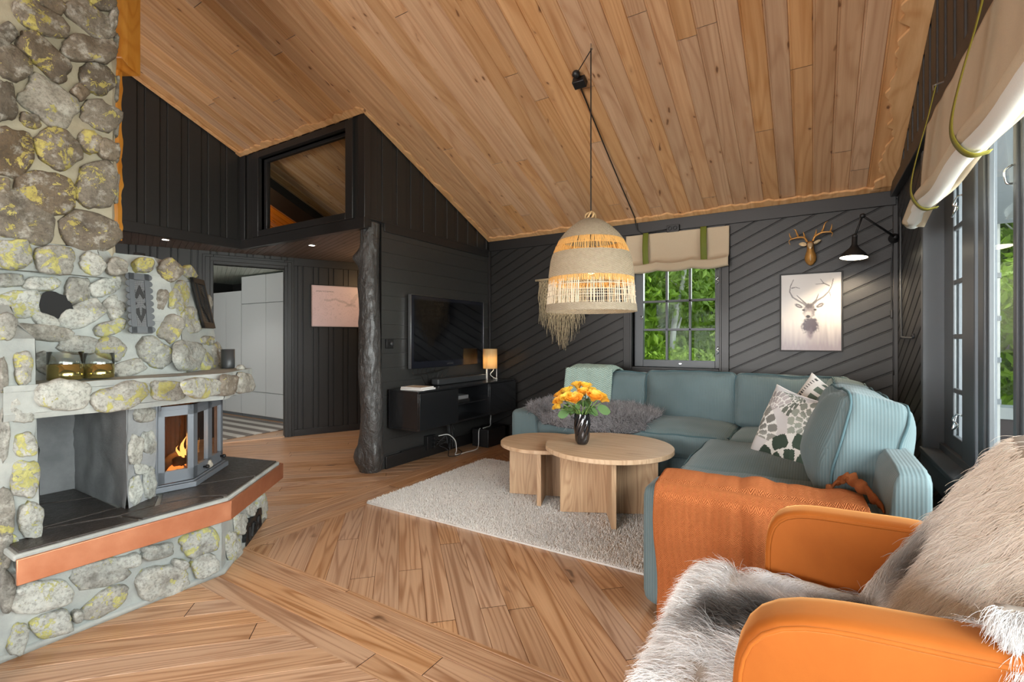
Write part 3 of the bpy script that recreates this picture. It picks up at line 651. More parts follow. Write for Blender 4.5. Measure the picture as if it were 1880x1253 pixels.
STONES = {
 'chim': ((-2.68,0,0), (0,1,0), (0,0,1), [(0.666,2.42,0.076,-0.012,-0.017,-0.053,0.5,0.7,0.8), (0.696,2.504,0.039,-0.013,-0.013,-0.033,0.4,0.6,0.9), (0.823,2.512,0.074,-0.032,-0.025,-0.056,0.55,0.35,0.7), (0.864,2.61,0.044,0.006,-0.01,-0.037,0.3,0.6,0.8), (0.826,2.381,0.093,0.03,-0.006,-0.058,0.4,0.4,0.8), (0.673,2.276,0.071,-0.052,-0.024,-0.048,0.3,0.5,0.9), (0.691,2.092,0.072,-0.038,-0.033,-0.076,0.95,0.35,0.5), (0.845,2.261,0.058,-0.007,-0.02,-0.061,0.15,0.55,0.8), (0.579,2.2,0.042,-0.03,-0.027,-0.059,0.3,0.3,0.8), (0.557,2.295,0.021,-0.019,-0.023,-0.046,0.1,0.2,0.7), (0.558,2.045,0.029,0.02,0.009,-0.067,0.05,0.2,0.8), (0.787,2.178,0.021,-0.014,-0.013,-0.026,0.5,0.1,0.9), (0.864,2.11,0.063,-0.012,-0.02,-0.06,0.5,0.5,0.7), (0.632,1.995,0.029,-0.007,-0.008,-0.027,0.5,0.85,0.8), (0.715,1.913,0.059,-0.035,-0.031,-0.07,0.45,0.7,0.8), (0.582,1.856,0.063,-0.011,-0.02,-0.088,0.3,0.6,1), (0.823,1.977,0.034,-0.025,-0.021,-0.04,0.6,0.9,0.8), (0.888,1.961,0.036,-0.019,-0.018,-0.038,0.75,0,0.8), (0.68,1.715,0.084,-0.009,-0.016,-0.086,0.35,0.7,0.9), (0.847,1.796,0.069,0.018,0,-0.101,0.4,0.65,0.7), (0.554,1.709,0.021,0.005,0,-0.034,0.6,0.95,0.8), (0.613,1.592,0.092,-0.048,-0.03,-0.083,0.45,0.5,0.7), (0.824,1.581,0.093,-0.004,-0.012,-0.086,0.35,0.5,0.8), (0.902,2.551,0.016,0.007,-0.004,-0.051,0.4,0.3,0.6)]),
 'cap': ((-2.63,0,0), (0,1,0), (0,0,1), [(0.575,1.445,0.045,0.007,0,-0.055,0.6,0.85,0.2), (0.695,1.44,0.056,-0.005,-0.008,-0.058,0.5,0.75,0.3), (0.815,1.438,0.038,-0.024,-0.018,-0.043,0.9,0.6,0.1), (0.903,1.44,0.039,0.005,0,-0.038,0.5,0.45,0.4)]),
 'hood': ((-2.62,0,0.95), (0,1,0), (-0.1439,0,0.9896), [(1.024,0.518,0.04,0.005,-0.002,-0.034,0.6,0.95,0.5), (1.135,0.51,0.038,-0.034,-0.033,-0.046,0.5,0.7,0.7), (0.577,0.401,0.037,0.004,-0.001,-0.026,0.5,0.4,0.1), (0.664,0.394,0.053,0.005,-0.001,-0.027,0.9,0.4,0), (0.779,0.377,0.043,0.004,-0.003,-0.057,0.4,0.45,0.2), (0.875,0.402,0.057,0.031,0.009,-0.036,0.9,0.45,0), (0.596,0.3,0.071,0.013,0.002,-0.052,0.85,0.75,0), (0.668,0.244,0.041,-0.025,-0.01,-0.024,0.95,0.1,0), (0.787,0.275,0.071,0.045,0.015,-0.046,0.9,0.35,0), (0.903,0.315,0.032,0.024,0.02,-0.046,1,0.3,0.1), (0.884,0.218,0.049,0.023,0.008,-0.03,0.6,0.75,0.1), (0.654,0.194,0.096,-0.011,-0.004,-0.035,0.6,0.3,0.4), (0.767,0.144,0.064,-0.008,-0.004,-0.037,0.5,0.35,0.1), (0.88,0.128,0.05,-0.024,-0.016,-0.045,0.6,0.8,0.2), (0.661,0.072,0.027,-0.023,-0.016,-0.034,0.4,0.15,0), (0.943,0.037,0.056,0.015,0.006,-0.034,0.8,0.55,0.1), (1.047,0.102,0.059,-0.042,-0.029,-0.053,0.55,0.6,0.1), (1.118,0.222,0.039,-0.026,-0.031,-0.056,0.55,0.55,0.4), (1.089,0.358,0.022,-0.003,-0.01,-0.048,0.4,0.2,0.6)]),
 'hoodf': ((-2.62,1.17,0.95), (-0.7006,0.7135,0), (-0.1194,-0.1172,0.9859), [(0.277,0.538,0.06,-0.017,-0.051,-0.027,0.6,0.95,0.4), (0.105,0.392,0.091,0.001,-0.06,-0.077,0.8,0.8,0.2), (0.166,0.265,0.096,0.025,0.053,-0.058,0.7,0.75,0.2), (0.068,0.083,0.136,-0.005,-0.033,-0.077,0.6,0.4,0), (0.33,0.16,0.087,-0.007,-0.022,-0.024,0.5,0.85,0.4), (0.265,0.053,0.073,0.005,0.012,-0.064,0.6,0.8,0.1), (0.444,0.067,0.066,-0,-0.02,-0.076,0.6,0.55,0.4), (0.444,0.37,0.035,-0.003,-0.076,-0.059,0.6,0.4,0.3)]),
 'mant': ((-2.4,0,0), (0,1,0), (0,0,1), [(0.66,0.908,0.079,-0.008,0,-0.053,1,0.35,0.1), (0.833,0.885,0.085,0.019,0.011,-0.049,0.8,0.65,0.2), (1.007,0.893,0.068,-0.006,0,-0.041,0.7,0.8,0.1)]),
 'mantf': ((-2.4,1.25,0), (-0.7071,0.7071,0), (0,0,1), [(-0.283,0.912,0.175,-0.017,0,-0.041,0.9,0.65,0.2), (0.031,0.895,0.108,-0.01,0,-0.047,0.5,0.4,0.7), (0.277,0.886,0.103,-0.009,0,-0.052,0.6,0.45,0.3)]),
 'col': ((-2.42,0,0), (0,1,0), (0,0,1), [(0.551,0.877,0.034,-0.004,0,-0.059,0.7,0.65,0.1), (0.557,0.74,0.031,-0.006,0,-0.04,0.7,0.95,0.1), (0.557,0.613,0.036,-0.018,-0.008,-0.06,0.7,0.9,0.1), (0.574,0.46,0.031,-0.007,0.004,-0.065,0.8,0.7,0.1), (0.531,0.392,0.011,0.002,0.008,-0.032,0.7,0.95,0), (0.507,0.51,0.022,-0.007,0,-0.077,0.4,0.4,0.4), (0.552,1.01,0.022,-0.001,0,-0.059,0.6,0.75,0.2), (0.503,0.99,0.011,-0.001,0,-0.057,0.4,0.2,0.4), (0.503,0.377,0.019,-0.012,-0.008,-0.061,0.3,0.2,0.4), (0.504,0.779,0.014,-0.002,0,-0.084,0.5,0.3,0.2), (0.509,1.162,0.027,-0.006,-0.006,-0.045,0.6,0.4,0.2)]),
 'base': ((-2.39,0,0), (0,1,0), (0,0,1), [(0.602,0.182,0.084,-0.018,0.008,-0.058,1,0.35,0), (0.623,0.066,0.05,-0.007,0.009,-0.047,0.7,0.9,0), (0.534,0.06,0.021,-0.022,-0.015,-0.047,0.7,0.65,0), (0.773,0.193,0.084,-0.006,0.011,-0.054,0.5,0.5,0), (0.783,0.072,0.066,0.027,0.018,-0.04,0.7,0.65,0.2), (0.98,0.068,0.093,-0.021,0.011,-0.074,0.8,0.45,0.1), (1.129,0.187,0.074,0.003,0.017,-0.057,0.6,0.85,0), (1.152,0.073,0.049,0.011,0.023,-0.053,0.8,0.45,0), (0.96,0.21,0.06,-0.01,0.004,-0.029,0.5,0.3,0), (0.853,0.209,0.039,0.002,0.008,-0.028,0.7,0.5,0), (0.503,0.241,0.019,-0.008,0,-0.069,0.2,0.2,0.3), (1.046,0.12,0.026,-0.011,0,-0.024,0.6,0.5,0.1), (0.694,0.063,0.016,-0.008,0,-0.025,0.6,0.4,0)]),
 'basef': ((-2.39,1.23,0), (-0.7071,0.7071,0), (0,0,1), [(0.139,0.066,0.088,-0.032,0.037,-0.086,0.9,0.75,0), (0.662,0.079,0.107,-0.037,0,-0.087,0.9,0.65,0), (0.267,0.139,0.089,-0.028,0.032,-0.068,0.9,0.5,0), (0.441,0.158,0.077,-0.018,0.049,-0.057,0.9,0.5,0)]),
 'pil': ((-2.48,0.888,0), (-0.5561,0.8311,0), (0,0,1), [(0.094,0.783,0.053,-0.009,0,-0.034,0.7,0.25,0.2), (0.042,0.637,0.035,-0.008,0,-0.061,1,0.05,0.2), (0.125,0.653,0.041,-0.009,0,-0.049,0.8,0.15,0), (0.04,0.458,0.029,-0.009,0,-0.067,1,0.3,0), (0.132,0.464,0.035,-0.01,0,-0.064,0.8,0.35,0), (0.071,0.544,0.029,-0.008,0,-0.024,0.8,0.2,0)]),
}
# ------------------------------------------------------------------ stone fireplace
def stones(mb, key, seed, h=.028):
    o, U, V, L = STONES[key]; o, U, V = Vector(o), Vector(U), Vector(V); N = U.cross(V).normalized(); rng = random.Random(seed)
    for (cu, cv, ax, ay, bx, by, tone, lich, hue) in L:
        n = 26; rings = [(1.0, -.008), (.99, .40), (.955, .74), (.86, .93), (.60, 1.03), (.28, 1.0)]
        sd = rng.random()*50; col = (tone, lich, hue, 1); hh = h*rng.uniform(.8, 1.2)
        pw = rng.uniform(.55, .80); ph = rng.random()*6.28; rows = []
        tx, ty = rng.uniform(-.25, .25), rng.uniform(-.25, .25)
        for ri, (r, z) in enumerate(rings):
            row = []
            for j in range(n):
                th = 2*math.pi*j/n; c, s_ = math.cos(th), math.sin(th)
                sc = 1/(abs(c)**(2/pw)+abs(s_)**(2/pw))**(pw/2)
                rr = r*sc*1.07*(1+.20*mnoise.noise(Vector((c*1.3+sd, s_*1.3, .3)))+.12*mnoise.noise(Vector((c*3.2, s_*3.2+sd, .7))))
                du, dv = rr*(c*ax+s_*bx), rr*(c*ay+s_*by)
                p = o+U*(cu+du)+V*(cv+dv)
                hz = hh*z*(1+tx*c*r+ty*s_*r)+(.016*mnoise.noise(p*17)+.008*mnoise.noise(p*45))*(0 if ri == 0 else min(1, ri*.45))
                row.append(p+N*hz)
            rows.append(mb.pts(row))
        for a, b in zip(rows[:-1], rows[1:]):
            for j in range(n): mb.face([a+j, a+(j+1) % n, b+(j+1) % n, b+j], col=col)
        p = o+U*cu+V*cv; c0 = mb.pts([p+N*(hh+.016*mnoise.noise(p*17))])
        for j in range(n): mb.face([rows[-1]+j, rows[-1]+(j+1) % n, c0], col=col)
def skin(mb, fn, nu, nv, amp=.008, fr=9):
    """a mortar face: a grid with gentle trowelled relief along its normal"""
    P = [[Vector(fn(i/nu, j/nv)) for j in range(nv+1)] for i in range(nu+1)]
    n = (P[-1][0]-P[0][0]).cross(P[0][-1]-P[0][0]).normalized(); b = len(mb.v)
    for row in P:
        for p in row: mb.v.append(tuple(p+n*(amp*mnoise.noise(p*fr)+amp*.6*mnoise.noise(p*fr*3))))
    for i in range(nu):
        for j in range(nv):
            a = b+i*(nv+1)+j; mb.face([a, a+nv+1, a+nv+2, a+1])
def quadskin(mb, a, b, c, d, nu=30, nv=20, amp=.008):
    a, b, c, d = map(Vector, (a, b, c, d))
    skin(mb, lambda u, v: (a*(1-u)+b*u)*(1-v)+(d*(1-u)+c*u)*v, nu, nv, amp)
def ring_solid(mb, levels, amp=.008, nv=10, step=.05):
    """stack of outlines (list of (xy list, z)) skinned on the sides, capped on top and bottom"""
    for (pa, za), (pb, zb) in zip(levels[:-1], levels[1:]):
        for i in range(len(pa)):
            j = (i+1) % len(pa)
            L = (Vector(pa[i])-Vector(pa[j])).length
            quadskin(mb, (*pa[i], za), (*pa[j], za), (*pb[j], zb), (*pb[i], zb), max(2, int(L/step)), max(2, int((zb-za)/step)), amp)
    mb.poly([(*p, levels[0][1]) for p in levels[0][0]][::-1]); mb.poly([(*p, levels[-1][1]) for p in levels[-1][0]])
def fill(key, u0, u1, v0, v1, seed, hue):
    rng = random.Random(seed); L = STONES[key][3]; v = v0+.07
    while v < v1-.05:
        u = u0+rng.uniform(.04, .1)
        while u < u1-.06:
            w, h_ = rng.uniform(.055, .085), rng.uniform(.045, .062); a = rng.uniform(-.5, .5); u += w
            if u+w < u1+.03: L.append((u, v+rng.uniform(-.012, .012), w*math.cos(a), w*math.sin(a)*.6, -h_*math.sin(a)*.6, -h_*math.cos(a), rng.uniform(.3, .9), rng.uniform(.2, .8), hue*rng.uniform(.3, 1)))
            u += w+.02
        v += .145
fill('chim', -.6, .5, 1.52, 3.7, 1, .9); fill('chim', .5, .91, 2.64, 3.6, 2, .9); fill('cap', -.6, .5, 1.36, 1.5, 3, .3); fill('hood', -.6, .5, .27, .44, 4, .2)
fill('col', -.6, .33, .08, 1.08, 5, .2); fill('base', -.6, .38, .08, .26, 6, .2)
fp = thing('stone_fireplace', 'large grey fieldstone fireplace with yellow lichen, copper-edged hearth and chimney', 'fireplace', (-2.8, .8, 0))
S2 = 2**-.5
# base
mb = MB(); ring_solid(mb, [([(-2.39, -.6), (-2.39, 1.23), (-2.90, 1.745), (-3.35, 1.5), (-3.6, -.6)], 0), ([(-2.39, -.6), (-2.39, 1.23), (-2.88, 1.725), (-3.35, 1.5), (-3.6, -.6)], .29)], .012)
mb.prism([(-2.375, .1), (-2.375, 1.236), (-2.89, 1.76), (-3.3, 1.53), (-3.3, 1.4), (-2.5, 1.2), (-2.5, .1)], 0, .022)
base = mb.build('base', 'mortar', fp, smooth=True)
mb = MB(); stones(mb, 'base', 1); stones(mb, 'basef', 2, .02); mb.build('fieldstone_cladding', 'stone', base, smooth=True)
mb = MB(); g = Vector((-2.712, 1.552, .052)); u = Vector((-S2, S2, 0)); nrm = Vector((S2, S2, 0)); rng = random.Random(4); pts = []
for i in range(40):
    t = i/40*4; sd_, f = int(t), t-int(t); w_, h_ = .15, .062
    x, y = [(-w_+2*w_*f, -h_), (w_, -h_+2*h_*f), (w_-2*w_*f, h_), (-w_, h_-2*h_*f)][sd_]
    pts.append(g+u*(x*(1+.05*rng.uniform(-1, 1)))+Vector((0, 0, y*(1+.16*math.sin(i*2.4)))))
mb.slab(pts, nrm*.022)
for i in range(5):
    p = g+u*(-.1+.05*i)+nrm*.024; mb.box(p, (.012, .012, .07), Matrix.Rotation(R(25*(-1)**i), 3, nrm) if i else None)
mb.box(g+nrm*.026+Vector((0, 0, .0)), (.02, .02, .05), (0, R(30), 0)); ash = mb.build('ash_door', 'blackmetal', fp); ash['label'] = 'ragged black ash door'
# hearth slab and copper edge
out = [(-2.285, .50), (-2.285, 1.205), (-2.70, 1.722), (-3.15, 1.615), (-3.6, 1.4), (-3.6, .50)]
mb = MB(); mb.prism(out, .365, .388); mb.prism([(-2.31, .53), (-2.31, 1.2), (-2.70, 1.69), (-3.1, 1.58), (-3.5, 1.3), (-3.5, .53)], .29, .365)
sl_ = mb.build('hearth_slab', 'mortar', fp, bevel=.006); sl_['label'] = 'grey mortar hearth slab with slate on top'
mb = MB(); z = .389
tiles = [[(-2.297, .515), (-2.297, .862), (-2.40, .828), (-2.48, .605), (-2.43, .515)], [(-2.297, .876), (-2.297, 1.192), (-2.382, 1.128), (-2.418, .98), (-2.405, .843)], [(-2.308, 1.212), (-2.50, 1.452), (-2.588, 1.21), (-2.578, 1.062), (-2.432, .992), (-2.396, 1.14)],
         [(-2.512, 1.468), (-2.70, 1.702), (-3.105, 1.597), (-2.86, 1.43), (-2.602, 1.222)], [(-2.416, .828), (-2.427, .966), (-2.57, 1.04), (-2.522, .88), (-2.50, .622)], [(-2.514, .612), (-2.535, .872), (-2.782, .872), (-2.90, .612)], [(-2.918, .612), (-2.80, .872), (-3.03, .872), (-3.03, .612)], [(-3.12, 1.588), (-2.88, 1.43), (-3.2, 1.3), (-3.5, 1.40)]]
for q in tiles: mb.prism(q, z-.004, z+.007)
mb.build('slate_tiles', 'slate', sl_, bevel=.003)
mb = MB(); cu_ = [(-2.27, .505), (-2.27, 1.211), (-2.69, 1.74)]
for a, b in zip(cu_[:-1], cu_[1:]):
    a3, b3 = Vector((*a, .287)), Vector((*b, .287)); d = (b3-a3).normalized(); nn = Vector((d.y, -d.x, 0))
    quad = [a3, b3, b3+Vector((0, 0, .088)), a3+Vector((0, 0, .088))]; mb.slab(quad, -nn*.012)
mb.slab([(-2.69, 1.74, .287), (-2.76, 1.725, .287), (-2.76, 1.725, .375), (-2.69, 1.74, .375)], (0, -.012, 0))
mb.build('copper_edge', 'copper', fp, bevel=.002)
# left column and lower hearth
mb = MB(); ring_solid(mb, [([(-2.42, -.6), (-2.42, .475), (-2.46, .6), (-3.0, .6), (-3.05, -.6)], 0), ([(-2.42, -.6), (-2.42, .47), (-2.42, .598), (-3.0, .6), (-3.05, -.6)], .40), ([(-2.42, -.6), (-2.42, .48), (-2.42, .585), (-3.0, .6), (-3.05, -.6)], 1.12), ([(-2.54, -.6), (-2.54, .48), (-2.58, .55), (-3.0, .56), (-3.05, -.6)], 1.24)], .014)
co = mb.build('side_column', 'mortar', fp, smooth=True); mb = MB(); stones(mb, 'col', 3, .022); mb.build('fieldstone_cladding', 'stone', co, smooth=True)
mb = MB(); mb.bx(-2.42, -2.24, -.6, .43, .0, .075); lo = mb.build('lower_hearth', 'slate', fp, bevel=.004)
mb = MB(); mb.bx(-2.24, -2.225, -.6, .43, .0, .07); mb.build('copper_edge', 'copper', lo, bevel=.002)
# niche: back wall, lining, pillar
mb = MB(); quadskin(mb, (-3.04, .5, .36), (-3.04, .9, .36), (-3.04, .9, .86), (-3.04, .5, .86), 10, 12, .003); mb.bx(-3.2, -3.045, -.3, 1.5, .36, 1.0); mb.build('niche_back', 'concrete', fp, smooth=False)
mb = MB(); ring_solid(mb, [([(-2.48, .888), (-2.575, 1.03), (-2.72, 1.06), (-3.04, 1.0), (-3.04, .878)], .385), ([(-2.48, .888), (-2.57, 1.03), (-2.72, 1.06), (-3.04, 1.0), (-3.04, .878)], .86)], .011, step=.03)
pi_ = mb.build('pillar', 'concrete', fp, smooth=True); mb = MB(); stones(mb, 'pil', 5, .014); mb.build('fieldstone_cladding', 'stone', pi_, smooth=True)
# mantel shelf
mo = [(-2.40, .50), (-2.40, 1.245), (-2.712, 1.562), (-2.80, 1.50), (-3.1, 1.5), (-3.2, .50)]
mi = [(-2.405, .50), (-2.405, 1.243), (-2.70, 1.552), (-2.80, 1.50), (-3.1, 1.5), (-3.2, .50)]
mb = MB(); ring_solid(mb, [(mi, .828), (mo, .85), (mo, .93), (mi, .952)], .012)
ma = mb.build('mantel_shelf', 'mortar', fp, smooth=True)
mb = MB(); stones(mb, 'mant', 6); stones(mb, 'mantf', 7, .024); mb.build('fieldstone_cladding', 'stone', ma, smooth=True)
mb = MB()
for (x, y, r) in ((-2.66, 1.47, .02),): mb.rcube((x, y, .955), (r*2, r*2.4, r*2.2), r*.9, 5, (0, 0, R(40)), fn=lambda w, p: w*(1+.2*mnoise.noise(w*60)), colfn=lambda *a: (.6, .4, .2, 1))
mb.build('edge_pebble', 'stone', ma, smooth=True)
# hood, capping course and chimney
h1 = [(-2.62, -.6), (-2.62, 1.17), (-3.0, 1.557), (-3.5, 1.2), (-3.5, -.6)]
h2 = [(-2.645, -.6), (-2.645, 1.16), (-2.935, 1.455), (-3.45, 1.15), (-3.5, -.6)]
h3 = [(-2.685, -.6), (-2.685, 1.13), (-2.90, 1.345), (-3.4, 1.1), (-3.5, -.6)]
h4 = [(-2.72, -.6), (-2.72, 1.08), (-2.89, 1.275), (-3.35, 1.05), (-3.5, -.6)]
mb = MB(); ring_solid(mb, [(h1, .945), (h2, 1.2), (h3, 1.42), (h4, 1.515)], .016)
ho = mb.build('hood', 'mortar', fp, smooth=True); mb = MB(); stones(mb, 'hood', 8, .032); stones(mb, 'hoodf', 9, .026); mb.build('fieldstone_cladding', 'stone', ho, smooth=True)
mb = MB(); ring_solid(mb, [([(-2.635, -.6), (-2.635, .86), (-2.70, .96), (-2.80, .9), (-2.8, -.6)], 1.388), ([(-2.63, -.6), (-2.63, .85), (-2.69, .95), (-2.80, .9), (-2.8, -.6)], 1.41), ([(-2.655, -.6), (-2.655, .84), (-2.70, .93), (-2.8, .9), (-2.8, -.6)], 1.51)], .012)
cap = mb.build('capping_course', 'mortar', fp, smooth=True); mb = MB(); stones(mb, 'cap', 10, .03); mb.build('fieldstone_cladding', 'stone', cap, smooth=True)
mb = MB(); zc = roof(.9)+.1; co_ = [(-2.68, -.6), (-2.68, .905), (-2.71, .925), (-3.36, .92), (-3.4, -.6)]
ring_solid(mb, [(co_, 1.48), (co_, zc)], .014); ch = mb.build('chimney', 'mortarwarm', fp, smooth=True)
mb = MB(); stones(mb, 'chim', 12, .03)
for i, (y, zz, r) in enumerate(((.925, 2.48, .03), (.926, 2.26, .045), (.925, 2.08, .03), (.928, 1.97, .035), (.925, 1.80, .05), (.926, 1.60, .035))):
    mb.rcube((-2.74, y, zz), (.10, .025, r*2.6), .012, 6, fn=lambda w, p: w*(1+.25*mnoise.noise(w*40)), colfn=lambda *a: (.5, .3, .5, 1))
mb.build('fieldstone_cladding', 'stone', ch, smooth=True)
# soot hole, hood grilles
mb = MB(); pts = []
for i in range(28):
    th = 2*math.pi*i/28; r = .058*(1+.35*mnoise.noise(Vector((math.cos(th)*1.5, math.sin(th)*1.5, 8)))); pts.append((-2.637, .70+r*math.cos(th), 1.255+r*.95*math.sin(th)))
mb.slab(pts, (.004, 0, 0)); mb.build('flue_hole', 'slot', fp)
def grille(name, o, u, v, n, w, h, lab, diamond):
    o, u, v, n = map(Vector, (o, u, v, n)); mb = MB()
    L = lambda x, y, d: o+u*x+v*y+n*d
    def bar(a, b, wd, d0, d1):
        a, b = Vector(a), Vector(b); t = (b-a).normalized(); q = Vector((-t.y, t.x))*wd/2
        mb.slab([L(p.x, p.y, d0) for p in (Vector(a)-q, Vector(b)-q, Vector(b)+q, Vector(a)+q)], n*(d1-d0))
    W, H = w/2, h/2
    fw = w*.24 if diamond else w*.1
    for x in (-W+fw/2, W-fw/2): bar((x, -H), (x, H), fw, .0, .012)
    for y in (-H+.014, H-.014): bar((-W, y), (W, y), .03, .0, .012)
    if diamond:
        for i in range(9):
            for sx in (-1, 1): mb.lathe([(.0, .010), (h/19, .010), (h/19, .002)], L(sx*W*.98, -H+(i+.5)*h/9, .0), 10, Matrix((u, v, n)).transposed())
    fr = mb.build(name, 'blackmetal' if not diamond else 'greyframe', fp); fr['label'] = lab
    mb = MB(); mb.slab([L(-W, -H, .0), L(W, -H, .0), L(W, H, .0), L(-W, H, .0)], n*.002); mb.build('dark_back', 'slot', fr)
    mb = MB(); iw = W-fw
    nx = 9 if diamond else 3
    for i in range(nx): bar((-iw+2*iw*(i+.5)/nx, -H+.03), (-iw+2*iw*(i+.5)/nx, H-.03), .0022, .004, .006)
    for i in range(26): bar((-iw, -H+.03+(h-.06)*(i+.5)/26), (iw, -H+.03+(h-.06)*(i+.5)/26), .0022, .004, .006)
    mb.build('wire_mesh', 'greyplastic2' if diamond else 'greyplastic', fr)
    mb = MB()
    if diamond:
        for q in ([(0, .085), (.022, .03), (.012, .02), (0, .045), (-.012, .02), (-.022, .03)], [(0, -.09), (.024, -.03), (.006, -.02), (.004, -.055), (-.004, -.055), (-.006, -.02), (-.024, -.03)]): mb.slab([L(x, y, .006) for x, y in q], n*.003)
        for sx in (-1, 1): mb.slab([L(sx*x, y, .006) for x, y in [(.016, .06), (.026, .01), (.012, .0), (.02, -.012), (.026, -.075), (.03, .0), (.03, .07)]], n*.003)
    else:
        for a, b in (((-.03, H*.8), (.03, -H*.75)), ((-.03, H*.8), (-.03, -.02)), ((.03, -H*.75), (.03, .03)), ((-.03, -.02), (.03, -H*.75)), ((-.03, H*.8), (.03, .03))): bar(a, b, .007, .006, .012)
    mb.build('ornament', 'blackmetal', fr)
grille('vent_grille', (-2.617, .985, 1.28), (0, 1, 0), Vector((-.145, 0, 1)).normalized(), Vector((1, 0, .145)).normalized(), .078, .275, 'grey scalloped vent grille with a mesh ornament', True)
fU = Vector((-.701, .713, 0)).normalized(); fN0 = Vector((S2, S2, .22)).normalized(); fV = fN0.cross(fU).normalized()
grille('vent_grille', Vector((-2.895, 1.365, 1.305))+fN0*.03-fU*.03, (fU-fV*.0), fV, fN0, .155, .275, 'black vent grille with a lattice ornament', False)

# wood stove built into the corner
st = thing('wood_stove', 'grey glass-fronted corner wood stove with a fire burning inside', 'stove', (-2.8, 1.25, .396))
A, B_, C_ = Vector((-2.598, 1.047, 0)), Vector((-2.580, 1.195, 0)), Vector((-2.845, 1.470, 0))
zb, zt_ = .40, .828
def upr(mb, a, b, z0, z1, t=.02):
    d = (b-a).normalized(); nn = Vector((d.y, -d.x, 0)); mb.slab([a+Vector((0, 0, z0)), b+Vector((0, 0, z0)), b+Vector((0, 0, z1)), a+Vector((0, 0, z1))], -nn*t)
mb = MB(); mb.prism([(-2.592, 1.03), (-2.563, 1.20), (-2.84, 1.50), (-3.0, 1.35), (-2.85, 1.05)], zb-.004, zb+.022); mb.prism([(-2.602, 1.035), (-2.575, 1.195), (-2.845, 1.485), (-3.0, 1.35), (-2.85, 1.05)], zb+.022, zb+.03)
mb.prism([(-2.612, 1.04), (-2.592, 1.19), (-2.85, 1.465), (-3.0, 1.35), (-2.85, 1.05)], zt_-.022, zt_); mb.tube([(-2.604, 1.042, zb+.02), (-2.604, 1.042, zt_)], .011, 10); mb.tube([(-2.60, 1.056, zt_-.05), (-2.60, 1.056, zt_-.01)], .008, 8)
mb.build('stove_body', 'stovepaint', st, bevel=.003)
def door(a, b, splits, lab, knobs):
    mb = MB(); d = b-a; nn = Vector((d.y, -d.x, 0)).normalized(); L = d.length
    at = lambda f: a+d*f
    z0, z1 = zb+.034, zt_-.03
    for f0, f1 in splits['v']: upr(mb, at(f0), at(f1), z0, z1)
    upr(mb, a, b, z0, z0+.055); upr(mb, a, b, z1-.048, z1); upr(mb, a+nn*.001, b+nn*.001, z1-.020, z1-.0185, .001)
    o = mb.build('stove_door', 'stovepaint', st, bevel=.002); o['label'] = lab
    mb = MB()
    for f0, f1 in splits['g']: upr(mb, at(f0)-nn*.010, at(f1)-nn*.010, z0+.05, z1-.045, .003)
    mb.build('glass_pane', 'stoveglass', o)
    for f in knobs:
        mb = MB(); p = at(f)+Vector((0, 0, z0+.028)); q = Matrix((Vector((d.x, d.y, 0)).normalized(), Vector((0, 0, 1)), nn)).transposed(); mb.lathe([(.004, 0), (.004, .012), (.010, .014), (.010, .024), (.006, .028), (0, .028)], p, 14, q); mb.build('knob', 'blackmetal', o, smooth=True)
door(A, B_, dict(v=[(0, .2), (.83, 1)], g=[(.19, .84)]), 'grey stove door facing the room', [])
door(B_, C_, dict(v=[(0, .12), (.46, .60), (.93, 1)], g=[(.11, .47), (.59, .94)]), 'angled grey stove door with two narrow panes', [.30, .90])
mb = MB()
for i in range(16):
    f = i/15; p = Vector((-2.80-.07*math.sin(f*3.1), 1.075+.33*f, zb+.22)); mb.box(p, (.02, .016, .40), (0, 0, R(40)))
mb.build('fire_bricks', 'firewall', st)
mb = MB(); mb.rcube((-2.745, 1.235, zb+.055), (.15, .20, .05), .028, 10, (0, 0, R(20)), fn=lambda w, p: w*(1+.25*mnoise.noise(w*40)))
mb.build('ash_bed', 'ash', st, smooth=True)
for i, (p0, p1, r) in enumerate((((-2.66, 1.16, zb+.11), (-2.80, 1.30, zb+.12), .028), ((-2.72, 1.28, zb+.10), (-2.78, 1.36, zb+.10), .026), ((-2.66, 1.09, zb+.10), (-2.75, 1.20, zb+.13), .024))):
    mb = MB(); a, b = Vector(p0), Vector(p1); mb.tube([a+(b-a)*t/5 for t in range(6)], [r*(1+.12*math.sin(t*2+i)) for t in range(6)], 10); mb.build('log', 'firewood', st, smooth=True)
for i, (x, y, h, r) in enumerate(((-2.670, 1.175, .10, .011), (-2.685, 1.20, .14, .014), (-2.665, 1.19, .08, .010), (-2.735, 1.285, .11, .012), (-2.72, 1.14, .04, .011))):
    mb = MB(); P = []
    for t in range(9): P.append((x+.014*math.sin(t*.8+i*2)*t/8, y+.016*math.sin(t*.7+i)*t/8, zb+.09+h*t/8))
    mb.tube(P, [r*v for v in (.4, .9, 1, .92, .78, .6, .4, .2, .02)], 10); mb.build('flame', 'flame', st, smooth=True)
mb = MB()
for i in range(12): mb.rcube((-2.68+random.uniform(-.05, .05), 1.18+random.uniform(-.06, .06), zb+.085), (.025, .03, .018), .008, 3, (random.random(), 0, random.random()*3))
mb.build('embers', 'ember', st, smooth=True)

